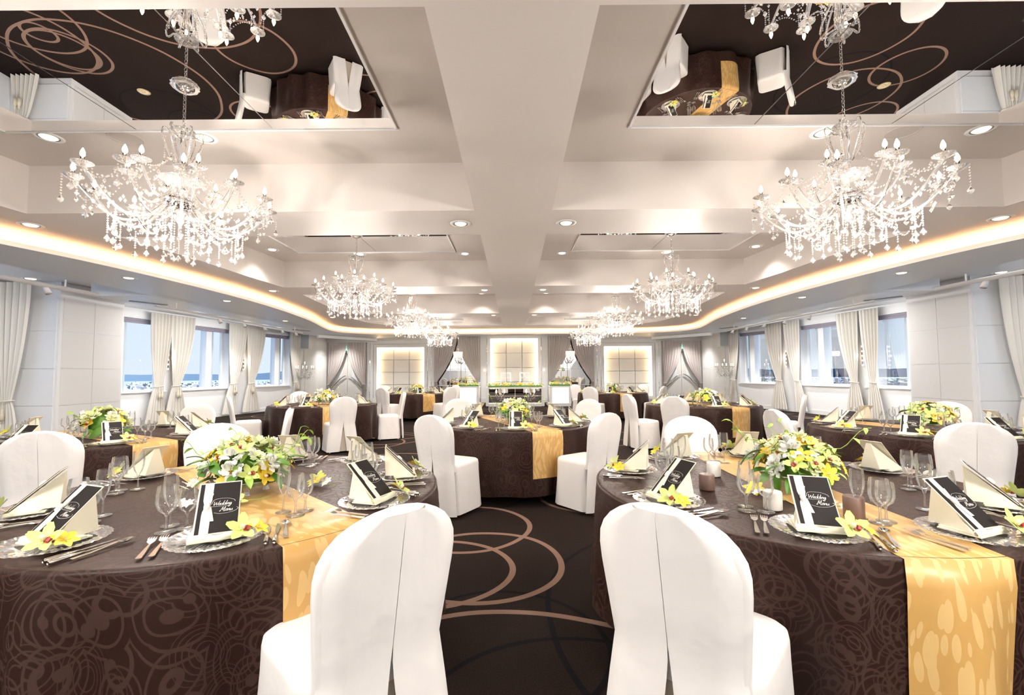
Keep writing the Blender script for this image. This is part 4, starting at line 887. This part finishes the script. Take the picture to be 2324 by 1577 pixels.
sprig((-1.05, 2.42, HT + .003), -.6, 1.1, 'green and white blooms right of the bouquet on the near left table', ('orchid_green', 'lily', 'white', 'white')); sprig((-1.22, 2.02, HT + .003), .9, 1.0, 'single green orchid on the gold runner, near left table', ('orchid_green',))
sprig((1.12, 2.18, HT + .003), -1.2, 1.0, 'yellow and white sprig beside the candles on the near right table', ('lily', 'white', 'white')); sprig((1.33, 1.98, HT + .003), -1.3, 1.0, 'white orchid sprig on the gold runner, near right table'); sprig((1.66, 2.42, HT + .003), 1.0, 1.0, 'white orchid sprig right of the bouquet, near right table')
for (x, y, h, m_, lb) in ((1.10, 2.55, .075, 'candle', 'ivory pillar candle behind the taupe one, near right table'), (.94, 2.26, .075, 'taupe', 'taupe pillar candle left of the bouquet, near right table'), (1.08, 1.94, .075, 'candle', 'ivory pillar candle beside the wine glasses, near right table'), (1.33, 1.82, .085, 'taupe', 'taupe pillar candle behind the menu card, near right table')):
    t = thing('pillar_candle', lb, 'candle', (x, y, HT + .003), 0, 'pillar candles'); MB().lathe([(0, 0), (.034, 0), (.036, .004), (.036, h - .004), (.033, h), (.01, h - .004), (0, h - .004)], 24).build('wax', m_, t); MB().tube([(0, 0, h - .005), (.002, 0, h + .012)], .001, 4).build('wick', 'wick', t)
# ------------------------------------------------------------------ covered chairs
def chair():
    t = thing('covered_chair', '', 'chair', (0, 0, -30)); n = 40
    def rrect(a, wx, yb, yf, e=.30):
        ca, sa = math.cos(a), math.sin(a); x = wx * (abs(ca) ** e) * (1 if ca > 0 else -1); y = (abs(sa) ** e) * (1 if sa > 0 else -1); yc, h = (yf + yb) / 2, (yf - yb) / 2; return x, yc + h * y
    s = MB(); rows = [(.025, .238, .020), (.12, .232, .014), (.25, .225, .006), (.36, .220, .0), (.43, .218, 0), (.455, .214, -.004), (.468, .200, -.018), (.474, .15, -.07), (.476, .05, -.17)]
    def fs_(u, v):
        z, wx, ex = rows[round(v * 8)]; a = 2 * PI * u; x, y = rrect(a, wx, -.205 - ex, .19 + ex, .32 if z < .47 else .5); k = .004 * math.sin(9 * a + z * 9) * max(0, .45 - z) * 2; return (x * (1 + k * 4), y * (1 + k * 3), z)
    s.grid(fs_, 72, 8, closed=True); s.add([fs_(i / 72, 1) for i in range(72)], [tuple(range(72))], False); s.build('seat_cover', 'satin', t)
    # back: rounded shell
    def halfw(z): return .196 + .022 * min(1, max(0, (z - .46) / .25)) if z < .745 else .218 * math.sqrt(max(0.0, 1 - ((z - .745) / .163) ** 2.2))
    def yc(z): return -.215 - .17 * (z - .45)
    b = MB(); zr_ = [.40, .46, .54, .62, .70, .75, .79, .825, .855, .875, .89, .90, .907]
    def fb(u, v):
        z = zr_[round(v * 12)]; a = 2 * PI * u; w = max(halfw(z), .004); th_ = .030 * (1 if z < .86 else max(.2, 1 - (z - .86) / .06)); ca, sa = math.cos(a), math.sin(a)
        x = w * (abs(ca) ** .5) * (1 if ca > 0 else -1); y = th_ * (abs(sa) ** .5) * (1 if sa > 0 else -1); y += .012 * (1 - (x / .22) ** 2) * (-1)
        return (x, yc(z) + y, z)
    b.grid(fb, 48, 12, closed=True); b.add([fb(i / 48, 1) for i in range(48)], [tuple(range(48))], False); b.build('back_cover', 'satin', t)
    for sg in (-1, 1):
        f = MB(); zz = [.896, .865, .82, .75, .68, .60, .52, .47, .42, .34, .25, .15, .07, .03]
        def ff(u, v):
            z = zz[round(v * 13)]; q = min(1, max(0, (.50 - z) / .47)); inner = .0007 + .058 * q ** 1.15
            outer = halfw(z) * .985 if z > .45 else .197 + .052 * ((.45 - z) / .42) ** .8; inner = min(inner, outer * .9)
            x = inner + (outer - inner) * u; y = yc(max(z, .45)) - .042 - .012 * (1 - (x / .23) ** 2) - .02 * q + .006 * math.sin(14 * x + 9 * z) * q - (.004 if u < .2 else 0)
            if u > .8: y += .03 * (u - .8) / .2
            return (sg * x, y, z)
        f.grid(ff, 8, 13)
        f.build('back_flap', 'satin', t)
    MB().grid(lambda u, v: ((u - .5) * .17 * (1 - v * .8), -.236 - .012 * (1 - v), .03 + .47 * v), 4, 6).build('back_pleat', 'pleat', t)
    pts = []
    for i in range(31):
        z0_ = .755 + .145 * math.sin(PI * i / 30); a = -1 if i > 15 else 1; pts.append((a * halfw(z0_) * .93, yc(z0_) - .030, z0_ + .001))
    for x in (-.18, .18):
        for y in (-.18, .16): MB().lathe([(.014, 0), (.014, .012), (.011, .02), (.011, .12)], 8, (x, y, 0)).build('leg', 'gold', t)
    return t
CH_ = Proto(chair())
CHAIRS = [('near left table', -.34, 1.31, 'seen from behind at the front'), ('near left table', -2.24, 3.46, 'facing the camera behind'), ('near right table', .42, 1.31, 'seen from behind at the front'), ('near right table', 1.46, 3.83, 'facing the camera behind'),
          ('left outer table', -3.17, 3.05, 'seen from behind with split back at'), ('left outer table', -2.49, 5.02, 'seen edge on at the right of'), ('left outer table', -4.01, 5.78, 'facing the camera behind'),
          ('right outer table', 3.28, 3.28, 'seen from behind with split back at'), ('right outer table', 2.56, 4.5, 'with its back to the aisle at'), ('right outer table', 5.15, 5.46, 'facing the camera behind'),
          ('middle table', -.74, 4.09, 'turned right at the left front of'), ('middle table', .85, 4.21, 'turned left at the right front of'), ('middle table', -.81, 6.61, 'facing the camera at the left back of'), ('middle table', 1.04, 6.35, 'facing the camera at the right back of'),
          ('left window table', -4.85, 7.76, 'turned right at the left end of'), ('left window table', -2.75, 7.35, 'seen from behind in front of'), ('left window table', -2.21, 9.06, 'turned left at the right end of'), ('left window table', -4.55, 9.64, 'facing the camera behind'),
          ('right window table', 2.42, 6.93, 'seen from behind in front of'), ('right window table', 4.6, 7.27, 'at the right front of'), ('right window table', 1.91, 7.68, 'turned right at the left end of'), ('right window table', 3.99, 9.37, 'facing the camera behind'),
          ('far left table', -3.4, 11.67, 'seen from behind at the left front of'), ('far left table', -3.95, 13.9, 'at the left back of'), ('far left table', -1.69, 12.05, 'seen from behind at the right front of'), ('far left table', -1.81, 14.08, 'at the right back of'),
          ('far right table', 1.92, 11.6, 'seen from behind at the left front of'), ('far right table', 1.86, 13.96, 'at the left back of'), ('far right table', 3.89, 11.89, 'at the right front of'), ('far right table', 3.88, 13.72, 'at the right back of')]
TC = {t[0]: t[1] for t in TAB}
for nm, x, y, w in CHAIRS:
    c = TC[nm]; dx, dy = c[0] - x, c[1] - y; L_ = math.hypot(dx, dy); dx, dy = dx / L_, dy / L_; rz = math.atan2(dy, dx) - PI / 2
    CH_.place((x + dx * .29, y + dy * .29, 0), rz, 'white satin covered chair %s the %s' % (w, nm), 'white covered chairs')
# ------------------------------------------------------------------ head table, display boxes, cake
def flower_bed(t, w, d, z, n, seed):
    g = random.Random(seed); kinds = ['rose', 'lily', 'carnation', 'orchid_yellow', 'white', 'orchid_green']
    acc = {k: MB() for k in ('a',)}
    MB().box((0, 0, z + .03), (w - .04, d - .04, .06)).build('foliage_bed', 'leaf', t)
    for k in range(n):
        kd = g.choice(kinds); x = (g.random() - .5) * w; y = (g.random() - .5) * d; o = put(NAMES[kd], FL[kd], t, loc=(x, y, z + .06 + .07 * g.random()), rot=orient((x / w * .8, -.6 + y / d, .7), g.random() * 6)); s = g.uniform(.9, 1.3); o.scale = (s, s, s)
    for k in range(n // 2):
        x = (g.random() - .5) * w; o = put('leaf', FL['leaf' if k % 2 else 'lleaf'], t, loc=(x, (g.random() - .5) * d, z + .05 + .06 * g.random()), rot=(g.uniform(-.6, .6), g.uniform(-.6, .6), g.random() * 6))
def mini_chandelier(loc, label, sc=1):
    t = thing('crystal_sconce', label, 'wall sconce', loc, 0, 'crystal sconces on the head table')
    MB().lathe([(0, -.1), (.02, -.08), (.03, 0), (.015, .06), (.02, .3), (0, .31)], 8).build('stem', 'crystal', t)
    for k in (-1, 1):
        a = MB().tube([(k * .15 * q, -.02, .0 - .08 * math.sin(PI * q) + .1 * q) for q in [i / 8 for i in range(9)]], .009, 5).build('arm', 'crystal', t)
        MB().lathe([(.01, 0), (.05, .02), (.02, .006)], 10, (k * .15, -.02, .1)).build('drip_cup', 'crystal', a); MB().lathe([(.01, 0), (.03, .03), (.024, .07), (0, .12)], 8, (k * .15, -.02, .12)).build('bulb', 'bulb', a)
    c = MB(); g = random.Random(3)
    for k in range(40): x = g.uniform(-.18, .18); c.bead((x, -.03 + g.uniform(-.02, .02), .08 - g.random() * (.3 - abs(x))), .014, 1.6)
    c.build('crystal_drops', 'crystal', t, kind='stuff')
ht = thing('head_table', 'white framed mirror fronted head table on the central axis', 'table', (.03, 17.5, 0), 0)
fr = MB()
for x in (-1.05, 1.05): fr.box((x, 0, .36), (.11, .66, .70))
fr.box((0, 0, .06), (1.99, .66, .12)).box((0, 0, .70), (2.24, .70, .045)); fr.build('frame', 'white', ht)
for i in range(4):
    for j in range(2): MB().box((-.75 + .5 * i, -.27, .26 + .27 * j), (.488, .012, .262)).build('mirror_pane', 'mirror', ht)
pl = MB().box((0, -.335, .125), (1.99, .012, .02)).build('led_edge', 'shade', ht)
fb = thing('flower_garland', 'long bed of yellow, white and green flowers on the head table', 'flower arrangement', (.03, 17.45, .723)); flower_bed(fb, 2.1, .35, 0, 130, 5)
mini_chandelier((-.53, 17.14, .40), 'small two candle crystal sconce on the left of the head table'); mini_chandelier((.60, 17.14, .40), 'small two candle crystal sconce on the right of the head table')
for k, (x, lb) in enumerate(((-.34, 'left'), (.42, 'right'))):
    t = thing('lattice_chair', 'white lattice back chair behind the head table, %s one' % lb, 'chair', (x, 18.25, 0), PI, 'white lattice chairs')
    b = MB(); W_, z0, z1 = .42, .46, 1.28
    for q in (-.5, .5): b.box((q * (W_ - .04), -.2, (z0 + z1) / 2), (.04, .04, z1 - z0))
    for z in (.84, 1.06, z1 - .02): b.box((0, -.2, z), (W_ - .08, .03, .035))
    b.box((0, -.2, 1.06), (.03, .03, .42)); b.build('backrest', 'white', t); MB().box((0, 0, .45), (.44, .44, .05)).build('seat', 'white', t)
    for x_ in (-.19, .19):
        for y_ in (-.19, .19): MB().box((x_, y_, .215), (.035, .035, .43)).build('leg', 'white', t)
for x, lb in ((-1.2 + .33, 'left'), (.96, 'right')):
    t = thing('wire_stand', 'thin wire candle stand on the %s end of the head table' % lb, 'candle stand', (x, 17.68, .723), 0, 'thin wire stands'); w = MB()
    for dx in (-.05, .05): w.tube([(dx, 0, 0), (dx * .7, 0, .3), (dx * .3, 0, .33)], .003, 4)
    w.build('wire', 'gold', t)
for sg, side in ((-1, 'left'), (1, 'right')):
    x = sg * 1.75; t = thing('display_plinth', 'white plinth with a glass front and chandelier inside, %s of the head table' % side, 'plinth', (x, 17.55, 0), 0, 'lit display plinths'); f = MB()
    for q in (-.36, .36): f.box((q, 0, .40), (.09, .62, .60))
    f.box((0, 0, .055), (.92, .74, .11)).box((0, 0, .73), (.84, .66, .05)).box((0, .29, .4), (.63, .03, .60)); f.build('plinth_frame', 'white', t); MB().box((0, -.29, .41), (.63, .008, .58)).build('glass_front', 'glass', t)
    c = MB(); g = random.Random(8)
    for k in range(230): a = g.random() * 6.28; r = .24 * g.random() ** .5; z = .64 - .42 * g.random() * (1.1 - r / .3); c.bead((r * math.cos(a), r * .8 * math.sin(a), z), .017, 1.5)
    c.build('crystal_drops', 'crystal', t, kind='stuff')
    for k in range(5): a = k * 1.256; MB().lathe([(.008, 0), (.02, .02), (0, .07)], 6, (.17 * math.cos(a), .17 * math.sin(a), .5)).build('bulb', 'bulb', t)
    lamp('POINT', (x, 17.5, .5), 6, WARM, .1)
    fb = thing('flower_garland', 'bed of yellow and white flowers on the %s display plinth' % side, 'flower arrangement', (x, 17.5, .758), 0, 'flower beds on the plinths'); flower_bed(fb, .8, .35, 0, 46, 9 + sg)
t = thing('wedding_cake', 'five tier cream wedding cake behind the flowers on the left plinth', 'cake', (-1.72, 17.72, .758))
for k in range(5): r = .15 - .026 * k; MB().lathe([(0, 0), (r, 0), (r, .085), (r - .01, .09), (0, .09)], 20, (0, 0, .09 * k)).build('tier', 'cake', t)
t = thing('crystal_stand', 'clear crystal stand holding flowers and a candle on the right plinth', 'candle stand', (1.82, 17.72, .758))
MB().lathe([(0, 0), (.09, .0), (.03, .04), (.02, .2), (.04, .24), (.02, .3), (.02, .55), (.16, .58), (.17, .6), (0, .6)], 14).build('stem', 'crystal', t)
for k in range(6): a = k * 1.05; MB().lathe([(0, -.05), (.035, -.03), (.05, 0), (.035, .03), (0, .05)], 8, (.16 * math.cos(a), .1 * math.sin(a), .2 + .06 * (k % 3))).build('glass_globe', 'crystal', t)
MB().lathe([(.025, .66), (.025, .82), (0, .82)], 10).build('candle', 'candle', t)
g = random.Random(4)
for k in range(16): kd = g.choice(['lily', 'rose', 'leaf', 'white']); a = g.random() * 6.28; put(NAMES[kd], FL[kd], t, loc=(.13 * math.cos(a), .1 * math.sin(a), .63 + .05 * g.random()), rot=orient((math.cos(a), math.sin(a), .8), a))
# ------------------------------------------------------------------ the city outside
zc = -130
gm = MB().grid(lambda u, v: ((u - .5) * 24000, (v - .5) * 24000, zc), 4, 4, smooth=False); struct(gm.build('land', 'land'))
hm = MB(); hm.grid(lambda u, v: (11500 * math.cos(2 * PI * u), 11500 * math.sin(2 * PI * u), zc + v * (150 + 40 * math.sin(23 * u * 2) + 30 * math.sin(2 * PI * u * 17) + 15 * math.sin(2 * PI * u * 41))), 200, 1, closed=True); struct(hm.build('hills', 'hill'))
cb = MB(); g = random.Random(11)
for k in range(8500):
    d = 1400 + 7600 * g.random() ** 1.2; a = g.uniform(-.1, 1.15) if k % 2 else PI - g.uniform(-.1, 1.15); s = 14 + g.random() * 34; h = 6 + 26 * g.random() ** 3 + (45 * g.random() if g.random() < .03 else 0); cb.box((d * math.cos(a), d * math.sin(a), zc + h / 2), (s, s * g.uniform(.6, 1.5), h), g.random() * 3)
cb.build('city_buildings', 'city', kind='stuff')['label'] = 'distant pale city buildings beyond the windows'
